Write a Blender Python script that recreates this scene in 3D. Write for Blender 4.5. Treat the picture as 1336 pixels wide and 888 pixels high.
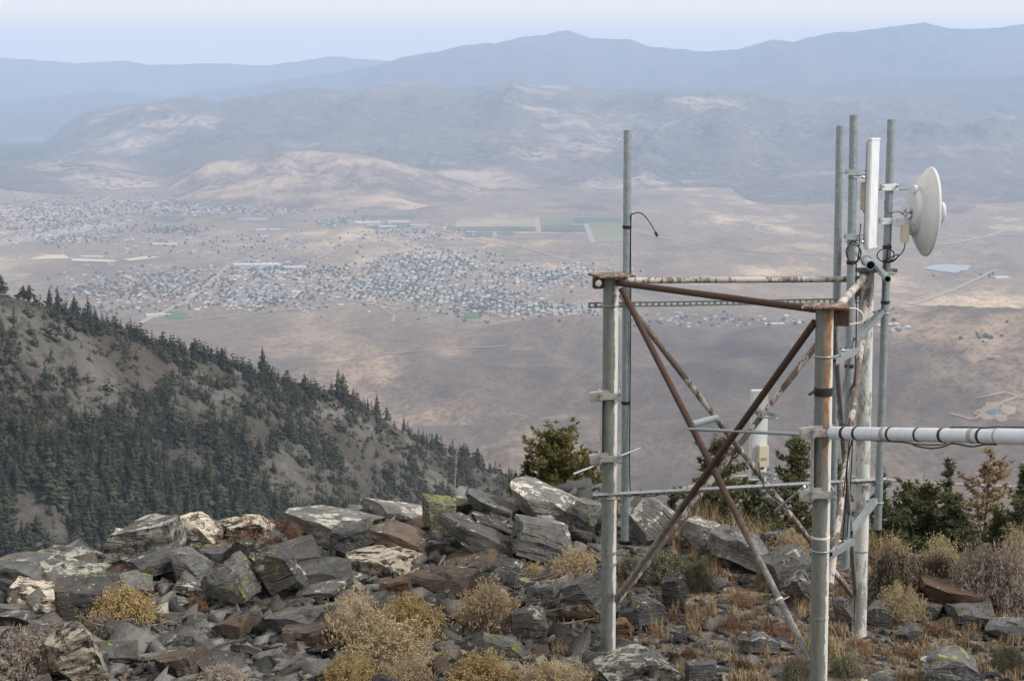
import bpy, bmesh, math, random
import numpy as np
from mathutils import Vector, Matrix, Euler, Quaternion
for _o in list(bpy.data.objects): bpy.data.objects.remove(_o)
SC = bpy.context.scene
COL = SC.collection
R = math.radians

# ------------------------------------------------------------------ camera, sky, sun, exposure
F, W, H, PITCH = 2300.0, 1336.0, 888.0, math.atan(369 / 2300.0)   # photo focal length in its own pixels
cd = bpy.data.cameras.new('camera'); cam = bpy.data.objects.new('camera', cd); COL.objects.link(cam)
cd.sensor_width = 36.0; cd.lens = 36.0 * F / W; cd.clip_start = 0.1; cd.clip_end = 200000
cam.location = (0, 0, 0); cam.rotation_euler = (math.pi / 2 - PITCH, 0, 0); SC.camera = cam

SUN_EL, SUN_AZ = 40.0, 112.0        # azimuth clockwise from the viewing direction (+Y): sun to the right and behind
wd = bpy.data.worlds.new('World'); SC.world = wd; wd.use_nodes = True
wn, wl = wd.node_tree.nodes, wd.node_tree.links; wn.clear()
wo = wn.new('ShaderNodeOutputWorld'); wb = wn.new('ShaderNodeBackground'); ws = wn.new('ShaderNodeTexSky')
ws.sky_type = 'NISHITA'; ws.sun_disc = False; ws.sun_elevation = R(SUN_EL); ws.sun_rotation = R(SUN_AZ)
ws.altitude = 800; ws.air_density = 1.0; ws.dust_density = 6.0; ws.ozone_density = 1.0
wm = wn.new('ShaderNodeMix'); wm.data_type = 'RGBA'; wm.inputs[0].default_value = 0.72
wm.inputs[7].default_value = (8.6, 7.75, 6.7, 1)          # thin even overcast veil over the clear sky
wl.new(ws.outputs[0], wm.inputs[6]); wl.new(wm.outputs[2], wb.inputs[0]); wb.inputs[1].default_value = 0.075
wl.new(wb.outputs[0], wo.inputs[0])
sd = bpy.data.lights.new('sun', 'SUN'); sun = bpy.data.objects.new('sun', sd); COL.objects.link(sun)
sd.energy = 1.5; sd.angle = R(10); sd.color = (1.0, 0.95, 0.88)
_sv = Vector((math.sin(R(SUN_AZ)) * math.cos(R(SUN_EL)), math.cos(R(SUN_AZ)) * math.cos(R(SUN_EL)), math.sin(R(SUN_EL))))
sun.rotation_euler = _sv.to_track_quat('Z', 'Y').to_euler(); sun.location = (0, 0, 60)
vs = SC.view_settings; vs.view_transform = 'Standard'; vs.look = 'None'; vs.exposure = 1.28; vs.gamma = 1.0; vs.use_curve_mapping = False
SC.render.engine = 'CYCLES'
SC.cycles.use_denoising = True; SC.cycles.max_bounces = 6; SC.cycles.diffuse_bounces = 3; SC.cycles.volume_bounces = 2
SC.cycles.caustics_reflective = False; SC.cycles.caustics_refractive = False

# ------------------------------------------------------------------ helpers
CP, SP = math.cos(PITCH), math.sin(PITCH)
def ratio(u, v):
    """x and z per metre of distance (world Y) for a photo pixel; arrays allowed"""
    cx = (np.asarray(u, float) - W / 2) / F; cy = (H / 2 - np.asarray(v, float)) / F
    yy = CP + cy * SP; zz = -SP + cy * CP
    return cx / yy, zz / yy
def P(u, v, Y):
    a, b = ratio(u, v); return Vector((float(a) * Y, Y, float(b) * Y))
def _hash(ix, iy, iz, seed):
    h = (ix * 374761393 + iy * 668265263 + iz * 2147483647 + seed * 1274126177) & 0xFFFFFFFF
    h = ((h ^ (h >> 13)) * 1274126177) & 0xFFFFFFFF
    h = ((h ^ (h >> 16)) * 2246822519) & 0xFFFFFFFF
    return (h ^ (h >> 15)) & 0xFFFFFFFF
def noise(x, y, z=0.0, seed=0):
    """smooth value-gradient noise about -1..1"""
    x, y, z = np.broadcast_arrays(np.asarray(x, float), np.asarray(y, float), np.asarray(z, float))
    ix, iy, iz = np.floor(x).astype(np.int64), np.floor(y).astype(np.int64), np.floor(z).astype(np.int64)
    fx, fy, fz = x - ix, y - iy, z - iz
    q = lambda t: t * t * t * (t * (t * 6 - 15) + 10)
    ux, uy, uz = q(fx), q(fy), q(fz)
    def g(a, b, c):
        h = _hash(ix + a, iy + b, iz + c, seed)
        th = (h & 0xFFFF) / 65536.0 * 2 * math.pi; cz = ((h >> 16) & 0xFFFF) / 32768.0 - 1
        s = np.sqrt(np.maximum(0, 1 - cz * cz))
        return s * np.cos(th) * (fx - a) + s * np.sin(th) * (fy - b) + cz * (fz - c)
    l = lambda a, b, t: a + (b - a) * t
    r = l(l(l(g(0,0,0), g(1,0,0), ux), l(g(0,1,0), g(1,1,0), ux), uy),
          l(l(g(0,0,1), g(1,0,1), ux), l(g(0,1,1), g(1,1,1), ux), uy), uz)
    return r * 1.5
def fbm(x, y, z=0.0, o=4, seed=0, gain=.5):
    s = 0; a = 1; t = 0
    for k in range(o):
        s = s + a * noise(np.asarray(x) * 2**k, np.asarray(y) * 2**k, np.asarray(z) * 2**k, seed + k * 17); t += a; a *= gain
    return s / t
def ridged(x, y, o=4, seed=0, gain=.5):
    s = 0; a = 1; t = 0
    for k in range(o):
        s = s + a * (1 - np.abs(noise(np.asarray(x) * 2**k, np.asarray(y) * 2**k, 0, seed + k * 31)) * 1.6); t += a; a *= gain
    return s / t
def smooth01(a, b, x):
    t = np.clip((np.asarray(x, float) - a) / (b - a), 0, 1); return t * t * (3 - 2 * t)

def link(name, me, parent=None):
    o = bpy.data.objects.new(name, me); COL.objects.link(o)
    if parent is not None: o.parent = parent
    return o
def tag(o, label=None, cat=None, group=None, kind=None):
    if label: o['label'] = label
    if cat: o['category'] = cat
    if group: o['group'] = group
    if kind: o['kind'] = kind
    return o
def empty(name, loc=(0, 0, 0), rz=0, parent=None):
    o = bpy.data.objects.new(name, None); COL.objects.link(o); o.location = loc; o.rotation_euler = (0, 0, rz)
    o.empty_display_size = .1
    if parent is not None: o.parent = parent
    return o
def mesh_np(name, V, Fq, mat=None, smooth=True):
    """V (n,3) array, Fq (m,k) array with k = 3 or 4, or a list of such arrays"""
    me = bpy.data.meshes.new(name)
    V = np.asarray(V, np.float32)
    FL = Fq if isinstance(Fq, list) else [Fq]
    FL = [np.asarray(f, np.int32) for f in FL if len(f)]
    me.vertices.add(len(V)); me.vertices.foreach_set('co', V.ravel())
    loops = np.concatenate([f.ravel() for f in FL]); n = [len(f) for f in FL]
    tot = np.concatenate([np.full(len(f), f.shape[1], np.int32) for f in FL])
    st = np.concatenate([[0], np.cumsum(tot)[:-1]]).astype(np.int32)
    me.loops.add(len(loops)); me.loops.foreach_set('vertex_index', loops)
    me.polygons.add(len(tot)); me.polygons.foreach_set('loop_start', st); me.polygons.foreach_set('loop_total', tot)
    me.update(calc_edges=True); me.validate()
    if smooth: me.polygons.foreach_set('use_smooth', np.ones(len(tot), bool))
    if mat is not None: me.materials.append(mat)
    return me
def grid_faces(nr, nc):
    i = np.arange(nr - 1)[:, None] * nc + np.arange(nc - 1)[None, :]
    i = i.ravel(); return np.stack([i, i + 1, i + nc + 1, i + nc], 1)

class MB:
    """collects shapes and builds them as one mesh"""
    def __init__(s): s.v = []; s.f = []
    def add(s, vv, ff):
        b = len(s.v); s.v.extend([tuple(p) for p in vv]); s.f.extend([tuple(b + i for i in f) for f in ff]); return s
    def box(s, c, size, rot=None):
        hx, hy, hz = size[0] / 2, size[1] / 2, size[2] / 2
        vv = [Vector((x, y, z)) for x in (-hx, hx) for y in (-hy, hy) for z in (-hz, hz)]
        if rot is not None: vv = [rot @ p for p in vv]
        c = Vector(c)
        return s.add([p + c for p in vv], [(0,1,3,2), (4,6,7,5), (0,4,5,1), (2,3,7,6), (0,2,6,4), (1,5,7,3)])
    def bar(s, a, b, w, h, up=(0, 0, 1)):
        a, b = Vector(a), Vector(b); d = (b - a); L = d.length; d.normalize()
        x = d.cross(Vector(up)).normalized(); z = x.cross(d)
        M = Matrix((x, d, z)).transposed()
        return s.box((a + b) / 2, (w, L, h), M)
    def tube(s, pts, r, n=12, cap=True, rot0=0.0):
        pts = [Vector(p) for p in pts]; m = len(pts); rr = r if isinstance(r, (list, tuple)) else [r] * m
        t0 = (pts[1] - pts[0]).normalized()
        up = Vector((0, 0, 1)) if abs(t0.z) < .9 else Vector((1, 0, 0))
        x = t0.cross(up).normalized(); vv = []
        for i, p in enumerate(pts):
            t = (pts[min(i + 1, m - 1)] - pts[max(i - 1, 0)]).normalized()
            x = (x - t * x.dot(t)).normalized(); y = t.cross(x)
            for k in range(n):
                a = 2 * math.pi * k / n + rot0; vv.append(p + (x * math.cos(a) + y * math.sin(a)) * rr[i])
        ff = [(i*n+k, i*n+(k+1) % n, (i+1)*n+(k+1) % n, (i+1)*n+k) for i in range(m - 1) for k in range(n)]
        if cap: ff += [tuple(range(n - 1, -1, -1)), tuple((m - 1) * n + k for k in range(n))]
        return s.add(vv, ff)
    def pipe(s, a, b, ro, ri, n=20):
        """a hollow pipe with open ends"""
        a, b = Vector(a), Vector(b); t = (b - a).normalized()
        up = Vector((0, 0, 1)) if abs(t.z) < .9 else Vector((1, 0, 0)); x = t.cross(up).normalized(); y = t.cross(x)
        vv = []
        for p, r in ((a, ri), (a, ro), (b, ro), (b, ri)):
            for k in range(n):
                an = 2 * math.pi * k / n; vv.append(p + (x * math.cos(an) + y * math.sin(an)) * r)
        ff = [(j*n+k, j*n+(k+1) % n, ((j+1) % 4)*n+(k+1) % n, ((j+1) % 4)*n+k) for j in range(4) for k in range(n)]
        return s.add(vv, ff)
    def lathe(s, prof, c, axis, n=40):
        """prof: (along axis, radius)"""
        c = Vector(c); t = Vector(axis).normalized(); up = Vector((0, 0, 1)) if abs(t.z) < .9 else Vector((1, 0, 0))
        x = t.cross(up).normalized(); y = t.cross(x); m = len(prof); vv = []
        for (h, r) in prof:
            for k in range(n):
                a = 2 * math.pi * k / n; vv.append(c + t * h + (x * math.cos(a) + y * math.sin(a)) * max(r, 1e-4))
        ff = [(i*n+k, i*n+(k+1) % n, (i+1)*n+(k+1) % n, (i+1)*n+k) for i in range(m - 1) for k in range(n)]
        return s.add(vv, ff)
    def build(s, name, mat, parent=None, sharp=35, bevel=0):
        me = bpy.data.meshes.new(name); 
        if parent is not None and parent.type == 'EMPTY': off = Vector(ORG.get(parent.name, parent.location))
        else: off = Vector(ORG.get(parent.name, (0, 0, 0))) if parent is not None else Vector((0, 0, 0))
        me.from_pydata([tuple(Vector(p) - off) for p in s.v], [], s.f); me.update()
        bm = bmesh.new(); bm.from_mesh(me)
        bmesh.ops.recalc_face_normals(bm, faces=bm.faces)
        if bevel: bmesh.ops.bevel(bm, geom=[e for e in bm.edges if len(e.link_faces) == 2 and e.calc_face_angle(0) > .6], offset=bevel, segments=2, affect='EDGES', clamp_overlap=True)
        bm.to_mesh(me); bm.free()
        if mat is not None: me.materials.append(mat)
        me.shade_smooth(); me.set_sharp_from_angle(angle=R(sharp))
        o = link(name, me, parent); ORG[o.name] = tuple(off); return o
ORG = {}      # world origin of each built object (things are unrotated empties)

# ------------------------------------------------------------------ material helper
class NT:
    def __init__(s, name, rough=.8, spec=.3):
        s.m = bpy.data.materials.new(name); s.m.use_nodes = True; t = s.m.node_tree; s.n, s.l = t.nodes, t.links; s.n.clear()
        s.out = s.n.new('ShaderNodeOutputMaterial'); s.b = s.n.new('ShaderNodeBsdfPrincipled'); s.l.new(s.b.outputs[0], s.out.inputs[0])
        s.b.inputs['Roughness'].default_value = rough; s.b.inputs['Specular IOR Level'].default_value = spec
        s._geo = s._tc = s._oi = None
    def node(s, t, **kw):
        n = s.n.new(t)
        for k, v in kw.items(): setattr(n, k, v)
        return n
    def set(s, sock, v):
        if hasattr(v, 'node') or isinstance(v, bpy.types.NodeSocket): s.l.new(v, sock)
        elif isinstance(v, (tuple, list)) and len(v) == 3 and sock.type == 'RGBA': sock.default_value = (*v, 1)
        else: sock.default_value = v
    def pos(s):
        if not s._geo: s._geo = s.node('ShaderNodeNewGeometry')
        return s._geo.outputs['Position']
    def geo(s, k): s.pos(); return s._geo.outputs[k]
    def tc(s, k='Object'):
        if not s._tc: s._tc = s.node('ShaderNodeTexCoord')
        return s._tc.outputs[k]
    def rnd(s):
        if not s._oi: s._oi = s.node('ShaderNodeObjectInfo')
        return s._oi.outputs['Random']
    def island(s): return s.geo('Random Per Island')
    def scale(s, vec, sc, off=None):
        m = s.node('ShaderNodeMapping'); s.set(m.inputs[0], vec); m.inputs[3].default_value = sc if isinstance(sc, tuple) else (sc,) * 3
        if off is not None: s.set(m.inputs[1], off)
        return m.outputs[0]
    def vadd(s, a, b):
        m = s.node('ShaderNodeVectorMath', operation='ADD'); s.set(m.inputs[0], a); s.set(m.inputs[1], b); return m.outputs[0]
    def noise(s, vec, sc=5, det=4, rough=.55, dist=0, out=0):
        n = s.node('ShaderNodeTexNoise'); s.set(n.inputs['Vector'], vec); n.inputs['Scale'].default_value = sc
        n.inputs['Detail'].default_value = det; n.inputs['Roughness'].default_value = rough; n.inputs['Distortion'].default_value = dist
        return n.outputs[out]
    def voro(s, vec, sc=5, feature='F1', out='Distance', rnd=1):
        n = s.node('ShaderNodeTexVoronoi', feature=feature); s.set(n.inputs['Vector'], vec); n.inputs['Scale'].default_value = sc
        n.inputs['Randomness'].default_value = rnd; return n.outputs[out]
    def math(s, op, a, b=0.0, c=None, clamp=False):
        n = s.node('ShaderNodeMath', operation=op); n.use_clamp = clamp; s.set(n.inputs[0], a); s.set(n.inputs[1], b)
        if c is not None: s.set(n.inputs[2], c)
        return n.outputs[0]
    def ramp(s, fac, stops, interp='LINEAR'):
        n = s.node('ShaderNodeValToRGB'); s.set(n.inputs[0], fac); cr = n.color_ramp; cr.interpolation = interp
        while len(cr.elements) < len(stops): cr.elements.new(.5)
        for e, (p, c) in zip(cr.elements, stops):
            e.position = p; e.color = (*c, 1) if isinstance(c, (tuple, list)) else (c, c, c, 1)
        return n.outputs[0]
    def step(s, fac, a, b):
        n = s.node('ShaderNodeMapRange', interpolation_type='SMOOTHSTEP'); s.set(n.inputs[0], fac); n.inputs[1].default_value = a; n.inputs[2].default_value = b
        return n.outputs[0]
    def mix(s, fac, a, b, blend='MIX'):
        n = s.node('ShaderNodeMix', data_type='RGBA', blend_type=blend); s.set(n.inputs[0], fac); s.set(n.inputs[6], a); s.set(n.inputs[7], b)
        return n.outputs[2]
    def hsv(s, col, h=.5, sat=1.0, val=1.0):
        n = s.node('ShaderNodeHueSaturation'); s.set(n.inputs['Color'], col); s.set(n.inputs['Hue'], h); s.set(n.inputs['Saturation'], sat); s.set(n.inputs['Value'], val)
        return n.outputs[0]
    def bump(s, h, strength=.5, dist=.02):
        n = s.node('ShaderNodeBump'); s.set(n.inputs['Height'], h); n.inputs['Strength'].default_value = strength; n.inputs['Distance'].default_value = dist
        s.l.new(n.outputs[0], s.b.inputs['Normal'])
    def col(s, c): s.set(s.b.inputs['Base Color'], c); return s.m
    def sep(s, vec, i):
        n = s.node('ShaderNodeSeparateXYZ'); s.set(n.inputs[0], vec); return n.outputs[i]
# ------------------------------------------------------------------ far country: valley, hills, ranges
ZV = -850.0                                   # valley floor below the summit
def land_mat(name, dark, mid, pale, s_big, s_small, dots=None, pale_at=.55, dot_scale=.03, dot_amt=.5, stretch=(1, 1, 1)):
    t = NT(name, .95, .05); p = t.scale(t.pos(), stretch)
    n1 = t.noise(p, s_big, 6, .6, .6); n2 = t.noise(p, s_small, 5, .62)
    c = t.ramp(t.math('ADD', t.math('MULTIPLY', n1, .68), t.math('MULTIPLY', n2, .32)), [(.36, dark), (.5, mid), (pale_at + .02, mid), (pale_at + .12, pale)])
    # erosion streaks and soils
    c = t.mix(t.math('MULTIPLY', t.step(t.noise(p, s_small * 3.1, 4, .6, .4), .55, .78), .6), c, pale)
    if dots:
        d = t.voro(t.pos(), dot_scale, 'F1', 'Distance')
        dens = t.step(t.noise(t.pos(), s_big * 1.3, 5, .6, .5), .40, .62)
        m = t.math('MULTIPLY', t.math('SUBTRACT', 1.0, t.step(d, .26, .5)), dens)
        c = t.mix(t.math('MULTIPLY', m, dot_amt), c, dots)
    return t.col(c)
JUN = (.028, .040, .026)
M_valley = land_mat('valley_soil', (.100, .078, .060), (.165, .128, .098), (.33, .255, .175), .00045, .0035, (.05, .048, .036), .56, .035, .55, (1, .55, 1))
M_foot = land_mat('foothill_brush', (.075, .058, .048), (.118, .090, .072), (.24, .185, .13), .0011, .009, (.045, .042, .032), .60, .10, .55, (1, .6, 1))
M_tan = land_mat('dry_tan_hill', (.085, .072, .060), (.16, .125, .095), (.36, .28, .20), .0011, .006, (.06, .06, .045), .48, .03, .45)
M_range = land_mat('woodland_range', (.042, .046, .037), (.115, .098, .076), (.35, .275, .205), .00055, .0030, JUN, .525, .016, .95)
M_far = land_mat('far_mountain', (.035, .038, .034), (.075, .072, .06), (.20, .17, .13), .0003, .0016, JUN, .62, .012, .6)

def ridge(name, pts, dist, wf, wb, zb, amp, nscale, mat, nu=420, nf=60, nb=14, power=1.15, wob=.06, seed=1, ext=260, amp0=.0):
    """a range: its crest passes the traced skyline at its true distance, its front falls to the plain with noisy spurs"""
    pu = np.array([p[0] for p in pts], float); pv = np.array([p[1] for p in pts], float)
    u = np.linspace(max(pu[0] - 30, -ext), min(pu[-1] + 30, W + ext), nu)
    v = np.interp(u, pu, pv)
    v = v + 2.6 * fbm(u / 30, np.full_like(u, seed * 3.1), o=5, seed=seed, gain=.6)
    dc = dist * (1 + wob * fbm(u / 130, np.full_like(u, seed * 1.7), o=2, seed=seed + 5))
    a, b = ratio(u, v); X = a * dc; Z = b * dc
    s = np.concatenate([-np.linspace(1, 0, nf, endpoint=False) ** 1.25, np.linspace(0, 1, nb)])
    S = s[:, None]
    w = np.where(S < 0, wf, wb); Y = dc[None, :] + S * w
    Xg = a[None, :] * Y
    prof = np.where(S < 0, (1 - np.abs(S)) ** power, (1 - np.abs(S)) ** 1.2)
    hgt = np.maximum(Z[None, :] - zb, 5.0)
    r = ridged(Xg / nscale, Y / nscale * .36, 5, seed + 9, .44) - .55
    env = np.clip(np.abs(S) * 4.0, .10, 1) * (1 - np.abs(S) ** 3)
    r2 = ridged(Xg / (nscale * .21), Y / (nscale * .21) * .42, 3, seed + 19, .5) - .55
    Zg = .20 * hgt * r2 * env * (.3 + .7 * prof) + zb - 12 + (hgt + 12) * prof + amp * hgt * r * env * (.35 + .65 * prof) + amp0 * env * fbm(Xg / nscale * 3, Y / nscale * 3, o=4, seed=seed + 3)
    V = np.stack([Xg, Y, Zg], -1).reshape(-1, 3)
    o = link(name, mesh_np(name, V, grid_faces(len(s), nu)[:, ::-1], mat)); tag(o, kind='structure')
    # crest extends sideways to the ground at its ends by its own profile
    return o
ridge('horizon_ridge', [(-260, 78), (0, 76), (30, 78), (100, 83), (160, 80), (200, 85), (270, 82), (330, 86), (385, 81), (430, 74), (470, 78), (540, 82), (700, 84), (1596, 80)], 33000, 4500, 3000, ZV - 100, .3, 5000, M_far, 500, 30, seed=3)
ridge('horizon_hills', [(-260, 92), (0, 100), (60, 96), (100, 106), (160, 102), (210, 112), (300, 101), (350, 103), (400, 90), (450, 83), (520, 84), (600, 92), (760, 110)], 31500, 5000, 3000, ZV - 60, .35, 4000, M_far, 420, 34, seed=4)
ridge('mountain_range', [(300, 118), (380, 104), (450, 94), (520, 82), (545, 74), (560, 71), (600, 64), (650, 59), (680, 50), (712, 47), (728, 41), (742, 40), (770, 47), (820, 48), (850, 59), (925, 68), (965, 66), (990, 60), (1010, 54), (1035, 58), (1052, 51), (1090, 43), (1150, 39), (1205, 33), (1240, 40), (1290, 37), (1336, 30), (1596, 38)],
      26000, 6000, 4000, ZV + 120, .9, 3400, M_far, 560, 70, power=1.0, seed=6)
ridge('dark_ridge', [(470, 122), (560, 114), (640, 113), (720, 116), (850, 116), (960, 114), (1040, 112), (1100, 107), (1200, 101), (1336, 98), (1596, 94)], 20500, 3800, 2500, ZV + 150, .5, 2600, M_far, 420, 40, seed=8)
ridge('left_plain_hills', [(-260, 136), (0, 134), (60, 126), (140, 118), (180, 124), (220, 128), (270, 118), (320, 114), (380, 118), (440, 104), (520, 110), (620, 126)], 25500, 6000, 3500, ZV - 30, .35, 3000, M_far, 360, 40, seed=10)
ridge('woodland_range', [(20, 215), (60, 190), (85, 165), (112, 147), (150, 139), (205, 134), (258, 128), (285, 134), (300, 131), (345, 125), (375, 120), (405, 117), (440, 123), (470, 120), (500, 113), (545, 108), (580, 110), (620, 114), (640, 113), (700, 112), (760, 114), (800, 120), (860, 121), (950, 120), (1010, 122), (1100, 126), (1200, 130), (1336, 134), (1596, 140)],
      17200, 5600, 3000, ZV - 15, .95, 2100, M_range, 520, 110, power=1.2, wob=.06, seed=12, amp0=22)
ridge('middle_ridge', [(120, 205), (180, 182), (240, 172), (300, 165), (350, 168), (420, 156), (480, 160), (540, 148), (600, 155), (660, 150), (720, 160), (800, 150), (880, 158), (960, 148), (1040, 156), (1120, 150), (1220, 160), (1336, 152), (1596, 160)],
      15300, 3600, 2600, ZV - 12, 1.35, 1250, M_range, 560, 100, power=1.15, wob=.07, seed=23, amp0=20)
ridge('lower_ridge', [(300, 225), (380, 205), (450, 196), (520, 186), (600, 192), (680, 185), (760, 198), (840, 190), (930, 204), (1010, 196), (1090, 205), (1190, 195), (1290, 203), (1596, 200)],
      13900, 2700, 2000, ZV - 12, 1.35, 950, M_range, 520, 90, power=1.15, wob=.06, seed=27, amp0=16)
ridge('plain_hills', [(-260, 178), (0, 190), (60, 185), (110, 178), (170, 186), (260, 200)], 15500, 3000, 2000, ZV, .5, 1200, M_range, 240, 60, seed=14)
ridge('low_dark_hill', [(-260, 216), (-60, 214), (0, 214), (60, 207), (120, 206), (180, 212), (260, 222), (330, 236), (400, 250)], 13000, 1800, 1500, ZV - 5, .45, 700, M_range, 300, 60, seed=16)
ridge('tan_hill', [(190, 262), (230, 236), (270, 214), (320, 205), (355, 197), (400, 195), (450, 200), (500, 208), (550, 221), (600, 236), (650, 250), (700, 262), (760, 274)], 11700, 1900, 1300, ZV - 10, 1.0, 760, M_tan, 420, 90, power=1.1, wob=.03, seed=18)
ridge('right_slope_hill', [(720, 275), (790, 258), (860, 244), (930, 236), (1010, 228), (1100, 222), (1180, 219), (1260, 222), (1336, 228), (1596, 236)], 12400, 3300, 2000, ZV - 10, .9, 1000, M_range, 420, 90, power=1.3, wob=.03, seed=20)

def hill_at(X, Y, u, v, D, rx, ry):
    a, b = ratio(u, v); cx, cz = a * D, b * D
    q = ((X - cx) / rx) ** 2 + ((Y - D) / ry) ** 2
    return (cz - ZV) * np.exp(-q)
def valley_z(X, Y):
    X = np.asarray(X, float); Y = np.asarray(Y, float)
    z = np.full(np.broadcast(X, Y).shape, ZV)
    near = 1 - smooth01(4300, 6000, Y)
    z = z + hill_at(X, Y, 1190, 438, 4650, 620, 640) + hill_at(X, Y, 1400, 470, 4200, 500, 700) + hill_at(X, Y, 745, 420, 5250, 300, 330) + hill_at(X, Y, 395, 384, 6150, 210, 260)
    z = z + hill_at(X, Y, 900, 520, 3650, 330, 300) * .55 + hill_at(X, Y, 560, 478, 4700, 520, 260) * .8
    z = z + near * (70 * fbm(X / 800, Y / 600, o=4, seed=41) + 60 * ridged(X / 460, Y / 900, 4, 47) - 34)
    z = z + (1 - near) * 1.5 * fbm(X / 900, Y / 900, o=3, seed=44)
    return z
uu = np.linspace(-330, W + 330, 340); yy = np.geomspace(2300, 17000, 270)
ax, _ = ratio(uu, 300)
Yg = np.repeat(yy[:, None], len(uu), 1); Xg = ax[None, :] * Yg * 1.02
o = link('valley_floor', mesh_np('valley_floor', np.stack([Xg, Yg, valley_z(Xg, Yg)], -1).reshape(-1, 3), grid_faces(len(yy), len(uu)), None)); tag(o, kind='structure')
# soil mixes into brush-covered foothills towards the mountain
t = NT('valley_soil_to_brush', .95, .05)
def _soil(t, dark, mid, pale, s1, s2, th):
    p = t.scale(t.pos(), (1, .5, 1)); n1 = t.noise(p, s1, 6, .6, .5); n2 = t.noise(p, s2, 5, .65)
    c = t.ramp(t.math('ADD', t.math('MULTIPLY', n1, .62), t.math('MULTIPLY', n2, .38)), [(.34, dark), (.5, mid), (th, mid), (th + .1, pale)])
    wash = t.math('ABSOLUTE', t.math('SUBTRACT', t.noise(t.scale(t.pos(), (1, .45, 1)), s1 * 2.2, 4, .55, .8), .5)); c = t.mix(t.math('MULTIPLY', t.math('SUBTRACT', 1.0, t.step(wash, .0, .02)), .16), c, pale)
    tr = t.math('ABSOLUTE', t.math('SUBTRACT', t.noise(t.scale(t.pos(), (.7, .7, 1)), s1 * 1.3, 3, .5, 1.5), .47)); c = t.mix(t.math('MULTIPLY', t.step(t.noise(t.pos(), .02, 4, .7), .45, .7), .5), c, dark)
    d = t.voro(t.pos(), .06, 'F1', 'Distance'); return t.mix(t.math('MULTIPLY', t.math('SUBTRACT', 1.0, t.step(d, .2, .55)), .5), c, (.05, .046, .034))
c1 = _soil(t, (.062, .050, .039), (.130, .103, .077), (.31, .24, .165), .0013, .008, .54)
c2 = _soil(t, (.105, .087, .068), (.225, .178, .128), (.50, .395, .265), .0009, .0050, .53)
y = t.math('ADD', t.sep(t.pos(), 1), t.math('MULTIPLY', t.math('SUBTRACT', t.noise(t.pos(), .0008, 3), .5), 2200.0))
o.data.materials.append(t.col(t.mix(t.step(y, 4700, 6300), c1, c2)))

# the plain goes on to the horizon and round the back as one low sheet
t = NT('outer_plain', .95, .05); PL = t.col(t.ramp(t.noise(t.pos(), .0003, 5, .6), [(.35, (.13, .105, .082)), (.65, (.26, .21, .15))]))
mb = MB(); mb.add([(-57000, -19000, ZV - 30), (57000, -19000, ZV - 30), (57000, 37000, ZV - 30), (-57000, 37000, ZV - 30)], [(0, 1, 2, 3)])
tag(mb.build('plain', PL), kind='structure')
# ------------------------------------------------------------------ summit ground (near) and the mountain's flank
def edge_y(x):       # where the summit flat breaks off, by side offset in metres
    return np.interp(x, [-14, -5.0, -4.2, -2.6, -.6, .7, 1.4, 2.5, 4, 14], [13.8, 14.2, 15.6, 16.6, 17.6, 18.0, 17.0, 16.3, 15.7, 15.5])
def ground_z(x, y):
    x = np.asarray(x, float); y = np.asarray(y, float)
    e = edge_y(x)
    z = np.interp(y, [-30, -3, 1, 6, 10.5, 12, 14, 16, 20], [-4, -1.75, -1.72, -3.35, -4.38, -4.53, -4.60, -4.64, -4.75])
    z = z - .16 * smooth01(-3.5, -6.5, x) * smooth01(10, 12, y)
    # the outcrop: a low hump of broken slate along the left and middle
    hump = np.exp(-((x + 2.0) / 3.0) ** 2) * np.exp(-((y - 16.3 - .25 * (x + 2)) / 1.5) ** 2) * .10
    hump2 = np.exp(-((x - .6) / 1.3) ** 2) * np.exp(-((y - 18.0) / 1.1) ** 2) * .12
    z = z + hump + hump2
    d = np.maximum(0, y - e)
    z = z - .12 * np.minimum(d, 1.5) - .43 * np.maximum(d - .8, 0) - .12 * np.maximum(d - 60, 0) + .33 * np.maximum(d - 700, 0)
    z = z + .05 * fbm(x / 1.1, y / 1.1, o=4, seed=61) + .12 * fbm(x / 4, y / 4, o=2, seed=63) * smooth01(9, 12, y)
    return np.maximum(z, ZV - 5)
def gz(x, y): return float(ground_z(np.array([x]), np.array([y]))[0])
def on_ground(u, v, y0=10.5, y1=24):
    """the point of the summit ground seen at a photo pixel"""
    a, b = ratio(u, v); ys = np.arange(y0, y1, .02); dz = b * ys - ground_z(a * ys, ys)
    k = np.nonzero(dz <= 0)[0]; Y = ys[k[0]] if len(k) else y1
    return float(a * Y), float(Y), float(b * Y)

t = NT('summit_soil', .95, .1); p = t.pos()
big = t.noise(p, .9, 5, .6); sm = t.noise(p, 9, 6, .65); peb = t.voro(p, 26, 'F1', 'Color'); pd = t.voro(p, 26, 'F1', 'Distance')
c = t.ramp(sm, [(.3, (.050, .036, .026)), (.5, (.12, .088, .060)), (.7, (.20, .155, .108))])
c = t.mix(t.step(big, .45, .62), c, t.ramp(sm, [(.3, (.075, .070, .062)), (.7, (.20, .185, .16))]))
c = t.mix(t.math('MULTIPLY', t.step(pd, .42, .25), .65), c, t.hsv(t.mix(.75, peb, (.5, .5, .5)), .5, .25, t.math('MULTIPLY', t.sep(peb, 0), .42)))
t.bump(t.math('ADD', t.math('MULTIPLY', sm, .8), t.math('SUBTRACT', 1.0, pd)), .9, .03); M_soil = t.col(c)
xs = np.linspace(-15, 15, 260); ys = np.concatenate([np.linspace(-28, 9.5, 40, endpoint=False), np.linspace(9.5, 25, 240, endpoint=False), np.geomspace(25, 90, 40)])
Xs, Ys = np.meshgrid(xs, ys); Xs = Xs * (1 + np.maximum(0, Ys - 20) / 30)
V = np.stack([Xs, Ys, ground_z(Xs, Ys)], -1)
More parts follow.
